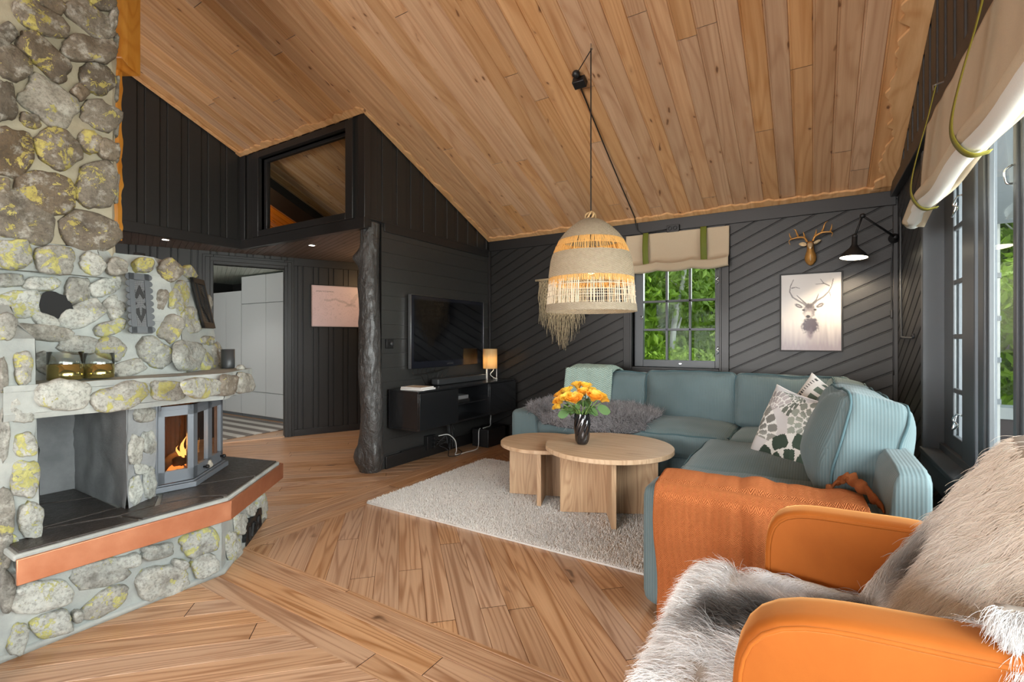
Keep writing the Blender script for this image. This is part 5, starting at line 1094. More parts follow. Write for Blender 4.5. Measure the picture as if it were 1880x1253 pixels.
back((-1.53, 4.14, .635), (.72, .20, .40), (R(-10), 0, 0), 11); back((-.845, 4.125, .645), (.70, .20, .425), (R(-10), 0, R(1)), 12); back((-.14, 4.12, .640), (.74, .20, .42), (R(-10), 0, R(-1)), 13)
back((.17, 3.72, .635), (.66, .22, .42), (R(-10), 0, R(-90)), 14, puff=.06); back((.165, 3.13, .645), (.62, .22, .44), (R(-9), 0, R(-88)), 15, puff=.07); back((.155, 2.60, .655), (.50, .235, .475), (R(-11), 0, R(-84)), 16, puff=.075, amp=.018)

# scatter cushions
G = lambda *c: lin(*c)[:3]
def leafcol(u, v):
    c = np.array(G(206, 206, 208)); best = None
    for (cx, cy, a0, a1, n, R0, tone) in ((.55, -1.02, 10, 170, 3, 1.1, (62, 80, 70)), (-1.0, -.35, -40, 80, 4, .85, (140, 142, 138)), (.6, .35, 0, 360, 9, .62, (150, 158, 150)), (-.55, .35, 40, 150, 4, .55, (168, 164, 166)), (.0, .95, 180, 330, 5, .6, (120, 128, 120))):
        dx, dy = u-cx, v-cy; r = math.hypot(dx, dy); a = math.degrees(math.atan2(dy, dx)) % 360
        if r < R0 and a0 <= a <= a1:
            ring = r/(R0/3.0); k = int(ring); seg = (a1-a0)/n/(1+(k > 0)*.6); f = ((a-a0)/seg+.5*(k % 2)) % 1; fr = ring-k
            wdt = math.sin(max(.02, fr)**.8*3.1)
            edge = min(f, 1-f)*2 > (.18+.5*(1-wdt)*.6); ok = edge and fr > .08
            h = math.sin(k*12.9+int((a-a0)/seg)*7.3)*.5+.5
            c = np.array(G(*tone))*(.75+.5*h) if ok else np.array(G(226, 228, 226)); best = 1; break
    return tuple(np.clip(c, 0, 1))
def scatter_cushion(nm, c, size, m, colf, lab, seed, thick=.13):
    t = thing(nm, lab, 'cushion', c); mb = MB(); h = size/2
    def fn(u, v, sg):
        pin = (1-.10*(1-abs(v)**2.2)*abs(u)**3), (1-.10*(1-abs(u)**2.2)*abs(v)**3); x, z = u*h*pin[0], v*h*pin[1]
        y = sg*thick*.5*((1-u**4)*(1-v**4))**.55; w = Vector((x, y, z)); w += Vector((0, .014*mnoise.noise(w*9+Vector((seed, 0, 0))), 0))*(1-abs(u*v)); return Vector(c)+m @ w
    for sg in (-1, 1): mb.grid(lambda u, v: fn(u, v, sg), 84, 84, (-1, 1), (-1, 1), colfn=lambda a, b: colf(2*a-1, 2*b-1))
    mb.build('cover', 'fabricprint', t, smooth=True, weld=True)
    MB().tube([fn(math.copysign(min(1, abs(x)), x), math.copysign(min(1, abs(z)), z), 0) for x, z in [(-1, -1+i*.1) for i in range(20)]+[(-1+i*.1, 1) for i in range(20)]+[(1, 1-i*.1) for i in range(20)]+[(1-i*.1, -1) for i in range(21)]], .0035, 5, cap=False).build('seam', 'paper', t, smooth=True)
def ban(u, v):
    c = G(222, 220, 216); k = (v*4+.3) % 1
    if abs(u+.25) < .2 and k < .6: c = G(96, 112, 100)
    elif abs(u-.15) < .05 and (v*14) % 1 < .5: c = G(70, 74, 72)
    elif abs(u-.5) < .12 and k < .7: c = G(168, 152, 140)
    elif abs(u+.7) < .06 and (v*14) % 1 < .5: c = G(70, 74, 72)
    return c
def basis(normal, up):
    y = -Vector(normal).normalized(); z = Vector(up); x = y.cross(z).normalized(); z = x.cross(y).normalized(); return Matrix((x, y, z)).transposed()
scatter_cushion('scatter_cushion', (-.085, 3.00, .605), .46, basis((-.62, -.72, .32), (.30, .10, 1)), leafcol, 'white cushion with grey and dark green leaf print, in front', 3, .15)
scatter_cushion('scatter_cushion', (.02, 3.28, .64), .44, basis((-.55, -.75, .36), (.55, .0, .9)), ban, 'white cushion with dark green bands and dotted lines, tucked behind the leaf-print one', 5, .13)

# throws
t = thing('orange_throw', 'orange knitted throw draped over the near sofa armrest', 'throw', (-.3, 2.05, .5))
def thr(u, v):
    # u along the arm, v from the inside over the top and down the front
    x = -.535+.70*u; zt2 = .524+.012; s = v*1.16
    fold = .022*mnoise.noise(Vector((u*6+.5*v, v*1.4, 1)))+.022*math.sin(u*15+3*v)*mnoise.noise(Vector((u*3, v, 4)))
    yi, yo = 2.215, 1.962
    if s < .16: y, z = yi+.10-s*.55, .475+s*.34
    elif s < .40: f = (s-.16)/.24; y = yi-.0-(yi-yo)*f; z = zt2+.010*math.sin(f*3.14)
    else: f = (s-.40); y = yo-.010-.02*math.sin(min(1, f*2)*3.1)*.4; z = zt2-f*.72*(1-.10*math.sin(u*4))
    if s >= .40: y -= abs(fold)*1.6+.004*math.sin(u*30)
    else: z += abs(fold)*.9
    r = 0
    if .36 < s < .46: f = (s-.36)/.10; z = zt2-.03*f*f; y = yo+.03*(1-f)**2-.012*f
    return (x+.025*mnoise.noise(Vector((v*3, u*2, 8)))+(.02*(v-.5) if u < .5 else 0), y, z+.003*math.sin(v*40))
mb = MB(); mb.grid(thr, 70, 90, uvs=(.75, 1.15)); cl_ = mb.build('blanket', 'orangeknit', t, smooth=True, solid=.014)
P = catmull([(.05, 2.20, .545), (.09, 2.22, .585), (.12, 2.18, .60), (.17, 2.10, .575), (.20, 2.02, .55)], 8); MB().tube([p+Vector((0, .012*math.sin(i*.9), .006*math.sin(i*1.7))) for i, p in enumerate(P)], [.010+.012*math.sin(3.1*i/(len(P)-1))+.004*math.sin(i*1.3) for i in range(len(P))], 10, flat=.45).build('bunched_corner', 'orangeknit', t, smooth=True)
t = thing('mint_throw', 'pale mint knitted throw hung over the left back cushion of the sofa', 'throw', (-1.66, 4.2, .84))
def mnt(u, v):
    x = -1.905+.44*u; s = v*.62; f_ = .012*math.sin(u*14+v*5)*mnoise.noise(Vector((u*3, v*2, 2)))
    e = min(u, 1-u); dr = -.03*max(0, 1-e/.16)**2
    if s < .30: y, z = 3.940+.20*s+f_, .53+s*1.08
    elif s < .46: f = (s-.30)/.16; y = 4.0+.28*f; z = .854+.026*math.sin(f*3.14)+abs(f_)+dr
    else: y = 4.30+f_*.3+.02*(s-.46); z = .852-(s-.46)*.9+dr
    return (x, y-.0, z)
mb = MB(); mb.grid(mnt, 40, 60, uvs=(.45, .62)); mb.build('blanket', 'mint', t, smooth=True, solid=.014)
# grey sheepskin on the left seat
t = thing('grey_sheepskin', 'dark grey long-haired sheepskin over the left seat and armrest', 'sheepskin', (-1.6, 3.75, .48))
def gsk(u, v):
    x = -2.02+1.0*u; rim = 1-.28*abs(2*u-1)**3; y = 3.72+(v-.5)*.62*rim-.05*u; z = .495+.03*math.sin(u*3)
    if x < -1.90: z = .535-.0*(x)
    elif x < -1.80: f = (x+1.90)/.10; z = .535-.045*f
    z += .03*max(0, y-3.85)/.2 if y > 3.85 else 0
    if y < 3.50: z -= (3.50-y)*.9
    return (x, y, z+.008)
mb = MB(); mb.grid(gsk, 30, 24); gb = mb.build('hide', 'furgrey', t, smooth=True, solid=.008); P, N = scatter(mb, 16000, 8); n = len(P); rr = np.random.default_rng(6); N[N[:, 2] < 0] *= -1
pat = np.array([mnoise.noise(Vector((p[0]*5, p[1]*5, 1))) for p in P]); c = np.array(G(150, 147, 150))*(1+.55*pat[:, None])*(1+.35*rr.normal(0, 1, (n, 1))); c = np.clip(c, .015, .8)
clump = np.array([[mnoise.noise(Vector((p[0]*18, p[1]*18, 3))), mnoise.noise(Vector((p[0]*18, p[1]*18, 9))), .2] for p in P])
f_ = hair('fur', t, 'fur', P, N*.8+clump*1.5+rr.normal(0, .25, (n, 3)), rr.uniform(.045, .085, n), .0015, c, 5, .22, .12); f_['kind'] = 'stuff'
# ------------------------------------------------------------------ window in the back wall
w1 = struct(MB().bx(WA[0]+.03, WA[1]-.03, YA+.082, YA+.086, WA[2]+.03, WA[3]).build('window_1', 'glass'), 'small nine-pane window with black frame above the sofa')
x0, x1, z0, z1 = WA; mb = MB()
for a, b, c, d in ((-1.545, x0, .79, 1.95), (x1, -.612, .79, 1.95), (x0, x1, .79, z0), (x0, x1, z1, 1.95)): mb.bx(a, b, YA-.022, YA+.002, c, d)
for a, b, c, d in ((x0-.02, x0, z0-.02, z1), (x1, x1+.02, z0-.02, z1), (x0, x1, z0-.02, z0)): mb.bx(a, b, YA-.03, YA+.07, c, d)
mb.build('casing', 'blackflat', w1, bevel=.003)
mb = MB()
for a, b, c, d in ((x0, x0+.085, z0, z1), (x1-.045, x1, z0, z1), (x0+.085, x1-.045, z0, z0+.065), (x0+.085, x1-.045, z1-.03, z1)): mb.bx(a, b, YA+.055, YA+.11, c, d)
for x in (-1.158, -.950): mb.bx(x-.011, x+.011, YA+.065, YA+.10, z0+.06, z1)
for z in (1.203, 1.468): mb.bx(x0+.08, x1-.04, YA+.065, YA+.10, z-.011, z+.011)
mb.build('sash', 'greyframe', w1, bevel=.003)
def stay(P, parent): MB().tube(catmull(P, 6), .004, 6).build('window_hook', 'chrome', parent, smooth=True)
for z in (1.64, 1.02): stay([(x1-.03, YA+.05, z+.03), (x1-.012, YA+.035, z+.02), (x1-.03, YA+.035, z), (x1-.008, YA+.035, z-.015), (x1-.03, YA+.05, z-.04)], w1)
stay([(x0+.06, YA+.05, 1.335), (x0+.085, YA+.035, 1.325), (x0+.07, YA+.035, 1.30)], w1); MB().box((-1.03, YA+.05, z0+.035), (.02, .012, .008)).build('latch', 'chrome', w1)
# roman blind above it
bl = thing('roman_blind', 'folded beige linen blind with two dark green straps above the small window', 'blind', (-1.06, YA-.05, 2.08))
def bf(u, v):
    x = -1.512+.905*u; sag = .022*math.sin((u*3 % 1)*math.pi)
    if v < .62: f = v/.62; z = 2.092-.006*u-.23*f-(sag*.4*f); y = YA-.035-.012*f+.004*mnoise.noise(Vector((u*9, v*5, 0)))
    else: f = (v-.62)/.38; a = -1.2+f*5.2; z = 1.845-sag*.8-.10*f-.016*math.sin(f*9.4); y = YA-.050-.060*math.sin(f*3.14)**.8-.012*math.sin(f*9.4)
    return (x, y, z)
MB().grid(bf, 60, 50).build('cloth', 'linen', bl, smooth=True, solid=.004)
for x in (-1.318, -.812):
    mb = MB(); mb.grid(lambda u, v: (x-.026+.052*u+.010*math.sin(v*2), YA-.048-.050*math.sin(min(1, v*1.1)*2.6)-.006, 2.10-.345*v), 4, 24); mb.build('strap', 'strapg', bl, smooth=True, solid=.002)
# double socket on the wall under the cornice
t = thing('wall_socket', 'black double socket under the cornice beside the blind', 'socket', (-1.08, YA, 2.11)); MB().bx(-1.13, -1.02, YA-.045, YA-.018, 2.085, 2.15).build('housing', 'plastic', t, bevel=.003)
for x in (-1.10, -1.055): MB().lathe([(.018, 0), (.018, .004), (.014, .004), (.014, -.004), (0, -.004)], (x, YA-.046, 2.118), 18, Euler((R(90), 0, 0)).to_matrix(), cap=False).build('socket', 'slot', t)

# ------------------------------------------------------------------ long window in the right wall
XF2 = .60; w4 = struct(MB().bx(XF2+.006, XF2+.009, -1.55, 2.67, .63, 1.98).bx(XF2+.006, XF2+.009, 3.05, 3.23, .63, 1.98).build('window_4', 'glass'), 'long window with dark frame beside the sofa')
mb = MB(); zt4 = 2.1
mb.bx(XF2, XF2+.08, 3.30, 3.44, .53, zt4); mb.bx(XF2-.004, XF2+.0095, 3.23, 3.31, .56, zt4); mb.bx(XF2-.004, XF2+.02, 3.0, 3.055, .56, zt4); mb.bx(XF2-.004, XF2+.02, 3.05, 3.24, .56, .635); mb.bx(XF2-.004, XF2+.02, 3.05, 3.24, 1.97, zt4)
for z in (.86, 1.13, 1.40, 1.67): mb.bx(XF2, XF2+.015, 3.05, 3.24, z-.012, z+.012)
mb.bx(XF2-.015, XF2+.03, 2.80, 3.0, .53, zt4)
for a, b in ((2.66, 2.78), (2.29, 2.36), (2.17, 2.26), (1.02, 1.12), (-.12, -.02), (-1.6, -1.48)): mb.bx(XF2-.002, XF2+.018, a, b, .56, zt4); mb.bx(XF2-.012, XF2, a+.02, b-.02, .56, zt4)
mb.bx(XF2-.002, XF2+.018, -1.6, 2.78, .555, .64); mb.bx(XF2-.014, XF2, -1.6, 2.7, .60, .625); mb.bx(XF2-.002, XF2+.018, -1.6, 2.78, 1.97, zt4)
mb.bx(XF2-.02, XF2+.03, -1.6, 3.44, .52, .56); mb.build('sash', 'greyframe', w4, bevel=.004)
MB().bx(XF2+.021, XF2+.16, 3.24, 3.30, .5, zt4).build('outer_lining', 'porch', w4)
mb = MB(); mb.bx(XB-.004, XF2+.01, WB1, WB1+.012, .5, zt4); mb.bx(XB-.02, XB+.004, WB1+.0, WB1+.05, .44, zt4+.05); mb.build('reveal_board', 'greyframe', w4, bevel=.003)
mb = MB(); mb.bx(XB-.03, XF2+.01, -1.6, WB1+.03, .50, .525); mb.bx(XB-.022, XB+.002, -1.6, WB1+.05, .385, .50); mb.build('sill', 'greyframe', w4, bevel=.004)
mb = MB(); mb.bx(XB, XF2+.08, -1.6, WB1, 2.085, 2.13); mb.build('head_board', 'blackflat', w4)
for z in (1.74, .71): stay([(XF2-.008, 3.02, z+.05), (XF2-.02, 3.06, z+.05), (XF2-.03, 3.09, z+.02), (XF2-.02, 3.05, z), (XF2-.03, 3.10, z-.03), (XF2-.02, 3.14, z-.02), (XF2-.01, 3.13, z+.04)], w4)
stay([(XF2-.015, 2.33, 1.72), (XF2-.035, 2.33, 1.70), (XF2-.03, 2.33, 1.66), (XF2-.015, 2.33, 1.655)], w4)
b2 = thing('roman_blind', 'long beige linen blind with olive straps rolled up above the long window', 'blind', (XB-.08, 1.2, 2.15))
def bf2(u, v):
    y = 3.09-4.4*u; k = .5+.5*math.cos((u*4.4-.28)/.75*2*math.pi); sag = -.012*(1-k)
    if v < .5: f = v/.5; z = 2.165-.345*f; x = XB-.055-.030*f+.006*mnoise.noise(Vector((u*30, v*3, 0)))
    else:
        f = (v-.5)/.5; a = math.pi*.95-f*math.pi*1.75; r = .052+.010*(1-k); x = XB-.098-r*.75*math.sin(math.pi-a)*1.0+.02; z = 1.765+sag+r*math.cos(a+math.pi)*-1.0
        x = XB-.085-.055*math.sin(f*math.pi)-.01; z = 1.82-.105*f-.020*math.sin(f*math.pi)+sag*1.5
        if f > .75: x = x+.03*(f-.75)/.25
    e = max(0, .05-u)/.05; z -= e*.03*(v > .5); 
    return (x, y, z)
MB().grid(bf2, 220, 40).build('cloth', 'linen', b2, smooth=True, solid=.004)
MB().tube([(XB-.105-.004*math.sin(i*.9), 3.13-.1*i, 1.728+.008*math.sin(i*.8)-(.022 if i < 2 else 0)) for i in range(45)], [.036]*45, 14).build('rolled_hem', 'liningwhite', b2, smooth=True)
for y in (2.76, 2.02, .8):
    mb = MB(); Pn = [(XB-.078, 2.215), (XB-.085, 2.18), (XB-.105, 2.08), (XB-.135, 1.95), (XB-.158, 1.83), (XB-.160, 1.76), (XB-.140, 1.71), (XB-.110, 1.685), (XB-.07, 1.69)]
    Q = catmull([(a, 0, b) for a, b in Pn], 6); n = len(Q)-1
    mb.grid(lambda u, v: (Q[round(v*n)].x, y-.021+.042*u, Q[round(v*n)].z), 2, n); mb.build('strap', 'strap', b2, smooth=True, solid=.002)
    MB().tube([(XB-.05, y, 2.23), (XB-.085, y, 2.222), (XB-.083, y, 2.20)], .004, 6).build('strap_hook', 'steel', b2)

# ------------------------------------------------------------------ pendant lamp
px, py = -1.165, 2.80; pd = thing('pendant_lamp', 'big bell-shaped woven seagrass pendant lamp hanging over the coffee tables', 'pendant lamp', (px, py, 1.28))
PR = [(1.862, .028), (1.845, .072), (1.806, .125), (1.765, .166), (1.716, .203), (1.66, .229), (1.598, .247), (1.514, .258), (1.40, .268), (1.285, .277)]
def prr(z):
    for (za, ra), (zb_, rb) in zip(PR[:-1], PR[1:]):
        if zb_ <= z <= za: f = (za-z)/(za-zb_); return ra+(rb-ra)*f
    return PR[0][1] if z > PR[0][0] else PR[-1][1]
def band(za, zb_, nm, rows):
    mb = MB(); nv = max(8, int(abs(za-zb_)/.004)); mb.grid(lambda u, v: ((prr(za+(zb_-za)*v)+.0035*math.sin(u*2*math.pi*70)*math.cos(v*rows*math.pi))*math.cos(u*6.2832)+px, (prr(za+(zb_-za)*v)+.0035*math.sin(u*2*math.pi*70)*math.cos(v*rows*math.pi))*math.sin(u*6.2832)+py, za+(zb_-za)*v), 420, nv, uvs=(110, rows)); return mb.build(nm, 'seagrass', pd, smooth=True)
band(1.862, 1.722, 'woven_band', 22); band(1.640, 1.490, 'woven_band', 22); band(1.328, 1.285, 'woven_band', 7)
rp_ = random.Random(3)
def reeds(za, zb_, n, mat, nm, full=1.0, hoops=()):
    mb = MB()
    for i in range(n):
        th = 2*math.pi*(i+rp_.uniform(-.35, .35))/n; th2 = th+rp_.uniform(-.02, .02); P = []
        if rp_.random() > full: continue
        for k in range(6):
            z = za+(zb_-za)*k/5; a = th+(th2-th)*k/5; r = prr(z)-.004+rp_.uniform(-.002, .002); P.append((px+r*math.cos(a), py+r*math.sin(a), z))
        mb.tube(P, rp_.uniform(.0016, .0026), 5, cap=False)
    for z in hoops:
        r = prr(z); mb.tube([(px+r*math.cos(a*.1309), py+r*math.sin(a*.1309), z) for a in range(49)], .0018, 5, cap=False)
    mb.build(nm, mat, pd, smooth=True)
reeds(1.724, 1.680, 330, 'reedlit', 'reed_band', .98); reeds(1.690, 1.638, 130, 'reedlit', 'reed_band', .9, (1.684,)); reeds(1.492, 1.455, 360, 'reedlit', 'reed_band', 1); reeds(1.470, 1.326, 150, 'reed', 'reed_band', .85, (1.44, 1.405, 1.375))
for k in range(3):
    a = 2.1*k; MB().tube(catmull([(px+.03*math.cos(a), py+.03*math.sin(a), 1.855), (px+.026*math.cos(a+.8), py+.026*math.sin(a+.8), 1.89), (px+.004, py, 1.902), (px-.03*math.cos(a+.5), py-.03*math.sin(a+.5), 1.885), (px-.034*math.cos(a), py-.034*math.sin(a), 1.856)], 6), .006, 7).build('rope_loop', 'rope', pd, smooth=True)
MB().lathe([(0, 1.60), (.018, 1.61), (.02, 1.66), (.008, 1.675), (0, 1.675)], (px, py, 0), 18).build('bulb_holder', 'plastic', pd, smooth=True)
MB().lathe([(0, 1.515), (.02, 1.522), (.031, 1.55), (.026, 1.58), (.013, 1.60)], (px, py, 0), 20).build('bulb', 'bulb', pd, smooth=True)
zh = roof(py)-.012; MB().tube([(px, py, zh-.02), (px, py, 1.65)], .0042, 8).build('cord', 'plastic', pd)
MB().tube([(px, py, zh+.01), (px, py, zh-.025), (px+.008, py, zh-.032), (px+.01, py, zh-.02)], .003, 6).build('ceiling_hook', 'steel', pd)
bxp = Vector((-1.325, 2.985, roof(2.985)))
t = thing('cable_reel_box', 'small black box with a round knob fixed to the sloping ceiling', 'box', bxp); m_ = Matrix((Vector((1, 0, 0)), -sl, rn)).transposed()
MB().box(bxp+rn*.028+sl*-.02, (.085, .06, .05), m_).build('housing', 'plastic', t, bevel=.004); MB().lathe([(.0, .0), (.018, 0), (.026, .012), (.026, .028), (.015, .04), (0, .042)], bxp+rn*.006+sl*.045, 20, m_).build('knob', 'plastic', t, smooth=True)
e1 = Vector((px, py, zh-.03)); e2 = bxp+rn*.03+sl*.045
MB().tube([e1, e2], .0035, 6).build('cord', 'plastic', pd)
cp = [bxp+rn*.02+sl*-.05]; 
for f in (0, .33, .66, 1): yv = 3.06+(4.44-3.06)*f; cp.append(Vector((-1.345-.065*f, yv, roof(yv)-.010-.012*math.sin(f*3.1))))
cp += [Vector((-1.412, YA-.06, 2.20)), Vector((-1.405, YA-.03, 2.14)), Vector((-1.36, YA-.022, 2.108)), Vector((-1.2, YA-.022, 2.115)), Vector((-1.12, YA-.03, 2.118))]
tag(MB().tube(cp, .0048, 7).build('ceiling_cord', 'plastic', smooth=True), 'long black cord running down the sloping ceiling to the wall socket', 'cord')

# ------------------------------------------------------------------ raffia wall hanging
mc = thing('raffia_wall_hanging', 'fringed raffia wall hanging partly behind the pendant lamp', 'wall hanging', (-2.2, YA-.03, 1.72))
MB().tube([(-2.50, YA-.03, 1.735), (-2.30, YA-.03, 1.74), (-2.0, YA-.03, 1.735), (-1.88, YA-.03, 1.738)], .012, 8).build('stick', 'macrame', mc, smooth=True)
rm = random.Random(8); mb = MB(); mb2 = MB()
for i in range(150):
    x = -2.45+.52*i/149; d = abs(x+2.19)/.26; top = 1.73 if i % 2 else 1.72-.02*rm.random(); L = 1.02+.30*d**1.2+rm.uniform(-.05, .14); P = []; dx = rm.uniform(-.03, .03); zm = 1.30+.10*d
    for k in range(9):
        f = k/8; z = top+(L-top)*f; w = max(0, (zm-z)/.3); P.append((x+dx*w+.012*math.sin(f*9+i), YA-.022-.018*rm.random()-.012*(i % 3)+.0, z))
    mb2.tube(P, [.0045]*5+[.004, .0035, .003, .002], 4, flat=.35, cap=False)
for r in range(7):
    for c in range(13-r):
        x = -2.44+.04*c+.02*r; z = 1.71-.055*r; mb.tube([(x, YA-.045, z), (x+.02, YA-.05, z-.0275), (x+.04, YA-.045, z)], .006, 5, cap=False); mb.tube([(x+.02, YA-.05, z-.0275), (x, YA-.045, z-.055)], .006, 5, cap=False)
mb2.build('fringe', 'macrame', mc, smooth=True)['kind'] = 'stuff'; mb.build('knotted_net', 'macrame', mc, smooth=True)

# ------------------------------------------------------------------ bronze deer head
dh = thing('deer_head', 'small bronze deer head with antlers mounted on the wall above the stag print', 'wall ornament', (-.016, YA, 1.8))
D = lambda cx, cy, y: Vector((-.016+(cx-852)*.000289, y, 1.895+(501-cy)*.00034))
def blob(rows, n=20):
    mb = MB()
    for i, (c, rx, ry, rz) in enumerate(rows):
        for j in range(n): th = 2*math.pi*j/n; mb.v.append(tuple(c+Vector((rx*math.cos(th), ry*math.sin(th), rz*math.sin(th)))))
    k = len(rows)
    for i in range(k-1):
        for j in range(n): mb.face([i*n+j, i*n+(j+1) % n, (i+1)*n+(j+1) % n, (i+1)*n+j])
    mb.face(list(range(n))[::-1]); mb.face([(k-1)*n+j for j in range(n)]); return mb
blob([(D(855, 1085, YA-.02), .008, .02, 0), (D(853, 1030, YA-.03), .030, .034, .006), (D(852, 940, YA-.04), .043, .045, .01), (D(852, 860, YA-.05), .040, .044, .012), (D(850, 780, YA-.065), .028, .036, .014), (D(848, 700, YA-.08), .022, .034, .014), (D(846, 620, YA-.085), .024, .036, .012), (D(845, 560, YA-.08), .018, .028, .01), (D(845, 535, YA-.075), .008, .014, .004)]).build('neck_and_head', 'gold', dh, smooth=True, sub=1)
blob([(D(847, 615, YA-.09), .021, .0, .021), (D(847, 650, YA-.115), .018, 0, .018), (D(848, 700, YA-.140), .013, 0, .012), (D(848, 720, YA-.152), .011, 0, .010), (D(848, 728, YA-.158), .005, 0, .005)], 14).build('muzzle', 'goldpale', dh, smooth=True, sub=1)
mb = MB()
for k in range(-2, 3): mb.tube([D(850+k*26, 750, YA-.098+abs(k)*.006), D(852+k*36, 860, YA-.092+abs(k)*.010), D(853+k*30, 960, YA-.082+abs(k)*.010), D(854+k*10, 1050, YA-.055)], [.003, .0055, .005, .002], 6)
mb.build('chest_hair', 'goldpale', dh, smooth=True)
def ear(P, parent):
    a, b = P; d = b-a; mb = MB(); s_ = Vector((0, 0, 1)).cross(d).normalized(); up = Vector((0, -.3, 1)).normalized()
    mb.grid(lambda u, v: a+d*v+up*((u-.5)*.030*math.sin(min(1, v*.95+.08)*3.1)**.7)+s_*(.010*(2*u-1)**2), 6, 8); mb.build('ear', 'goldpale', parent, smooth=True, solid=.004)
ear((D(765, 610, YA-.075), D(590, 575, YA-.06)), dh); ear((D(930, 590, YA-.075), D(1100, 520, YA-.06)), dh)
for br in ([[(775, 545), (735, 480), (700, 450), (620, 435), (540, 440), (460, 455), (400, 465), (345, 510), (378, 585)], [(720, 460), (705, 390), (685, 318)], [(575, 430), (535, 340), (500, 260), (455, 230)], [(410, 460), (375, 400), (352, 318)]], [[(905, 535), (945, 450), (1010, 412), (1090, 378), (1180, 372), (1270, 375), (1330, 390), (1345, 420), (1325, 482)], [(945, 440), (975, 370), (990, 288)], [(1090, 375), (1140, 290), (1180, 180), (1240, 128)], [(1290, 370), (1320, 300), (1335, 205)]]):
    mb = MB()
    for i, b_ in enumerate(br):
        P = catmull([D(x, y, YA-.07-.03*math.sin(k/len(b_)*3)) for k, (x, y) in enumerate(b_)], 5); n = len(P); mb.tube(P, [(.0085 if i == 0 else .0075)*(1-.78*(k/(n-1))**1.3) for k in range(n)], 8)
    mb.build('antler', 'gold', dh, smooth=True)
# stag print
pf = thing('stag_picture', 'framed grey painting of a stag on the back wall below the bronze deer head', 'picture', (-.017, YA, 1.33)); x0, x1, z0, z1 = -.230, .197, 1.016, 1.645; mb = MB()
for a, b, c, d in ((x0, x0+.011, z0, z1), (x1-.011, x1, z0, z1), (x0+.011, x1-.011, z0, z0+.011), (x0+.011, x1-.011, z1-.011, z1)): mb.bx(a, b, YA-.024, YA, c, d)
mb.build('frame', 'blackmetal', pf, bevel=.001)
def seg(p, pts, w0, w1):
    best = 9
    for i in range(len(pts)-1):
        a, b = np.array(pts[i], float), np.array(pts[i+1], float); t = np.clip(np.dot(p-a, b-a)/np.dot(b-a, b-a), 0, 1); w = w0+(w1-w0)*(i+t)/(len(pts)-1); best = min(best, np.linalg.norm(p-a-(b-a)*t)/w)
    return best
ST = [([(560, 570), (480, 520), (400, 470), (362, 400), (372, 330), (412, 250)], 15, 6, .55), ([(578, 565), (520, 512), (455, 450)], 15, 5, .38), ([(390, 355), (440, 345), (490, 362)], 9, 4, .5), ([(655, 570), (720, 515), (790, 475), (850, 420), (888, 350), (908, 265)], 15, 7, .45), ([(645, 565), (700, 512), (728, 440)], 15, 5, .38), ([(858, 345), (790, 310), (752, 258)], 10, 4, .5), ([(800, 315), (690, 320)], 8, 4, .5), ([(865, 430), (880, 500)], 9, 3, .6)]
def stag(u, v):
    x = 252+751*u; y = 1135-948*v; p = np.array((x, y)); n1 = mnoise.noise(Vector((u*3, v*2, 1))); n2 = mnoise.noise(Vector((u*22, v*3, 4))); n3 = mnoise.noise(Vector((u*30, v*34, 2)))
    c = np.array(G(214, 210, 206))*(1+.06*n1); dn = np.array(G(158, 150, 158)); f = np.clip((.42-v+.14*n1+.10*n2)/.35, 0, 1); c = c*(1-f)+dn*f*(1+.12*n2)
    if u > .72: c = c*(1-.18*max(0, n2)); 
    el = lambda cx, cy, a, b, r=0: math.hypot(((x-cx)*math.cos(r)+(y-cy)*math.sin(r))/a, (-(x-cx)*math.sin(r)+(y-cy)*math.cos(r))/b)
    def lay(d, col, soft, k=1): 
        nonlocal c; m = np.clip((1-d)/soft, 0, 1)*k; c = c*(1-m)+np.array(col)*m
    lay(el(625, 830, 125, 120)+.25*n3+.2*n2, G(74, 66, 78), .35, .95); lay(el(620, 930, 60, 90)+.3*n2, G(110, 100, 112), .5, .7)
    for cx, r in ((478, .42), (748, -.42)): lay(el(cx, 580, 62, 26, r)+.15*n3, G(96, 92, 96), .3); lay(el(cx, 580, 36, 10, r), G(170, 162, 160), .5)
    for pts, w0, w1, tn in ST: lay(seg(p, pts, w0, w1)+.25*n3, G(60+90*tn, 56+88*tn, 58+88*tn), .5, .9)
    lay(el(612, 645, 92, 108)+.2*n3, G(134, 128, 130), .3); lay(el(612, 585, 66, 42)+.2*n3, G(92, 86, 88), .5); lay(el(600, 690, 62, 56)+.15*n3, G(196, 190, 188), .5, .9)
    for cx in (540, 686): lay(el(cx, 634, 24, 13), G(40, 36, 40), .4)
    lay(el(598, 716, 34, 22)+.1*n3, G(54, 50, 54), .35); lay(el(600, 748, 46, 8), G(66, 60, 64), .6, .8)
    return tuple(np.clip(c, 0, 1))
mb = MB(); mb.grid(lambda u, v: (x0+.011+(x1-x0-.022)*u, YA-.016, z0+.011+(z1-z0-.022)*v), 120, 170, colfn=stag); mb.build('print', 'print', pf)

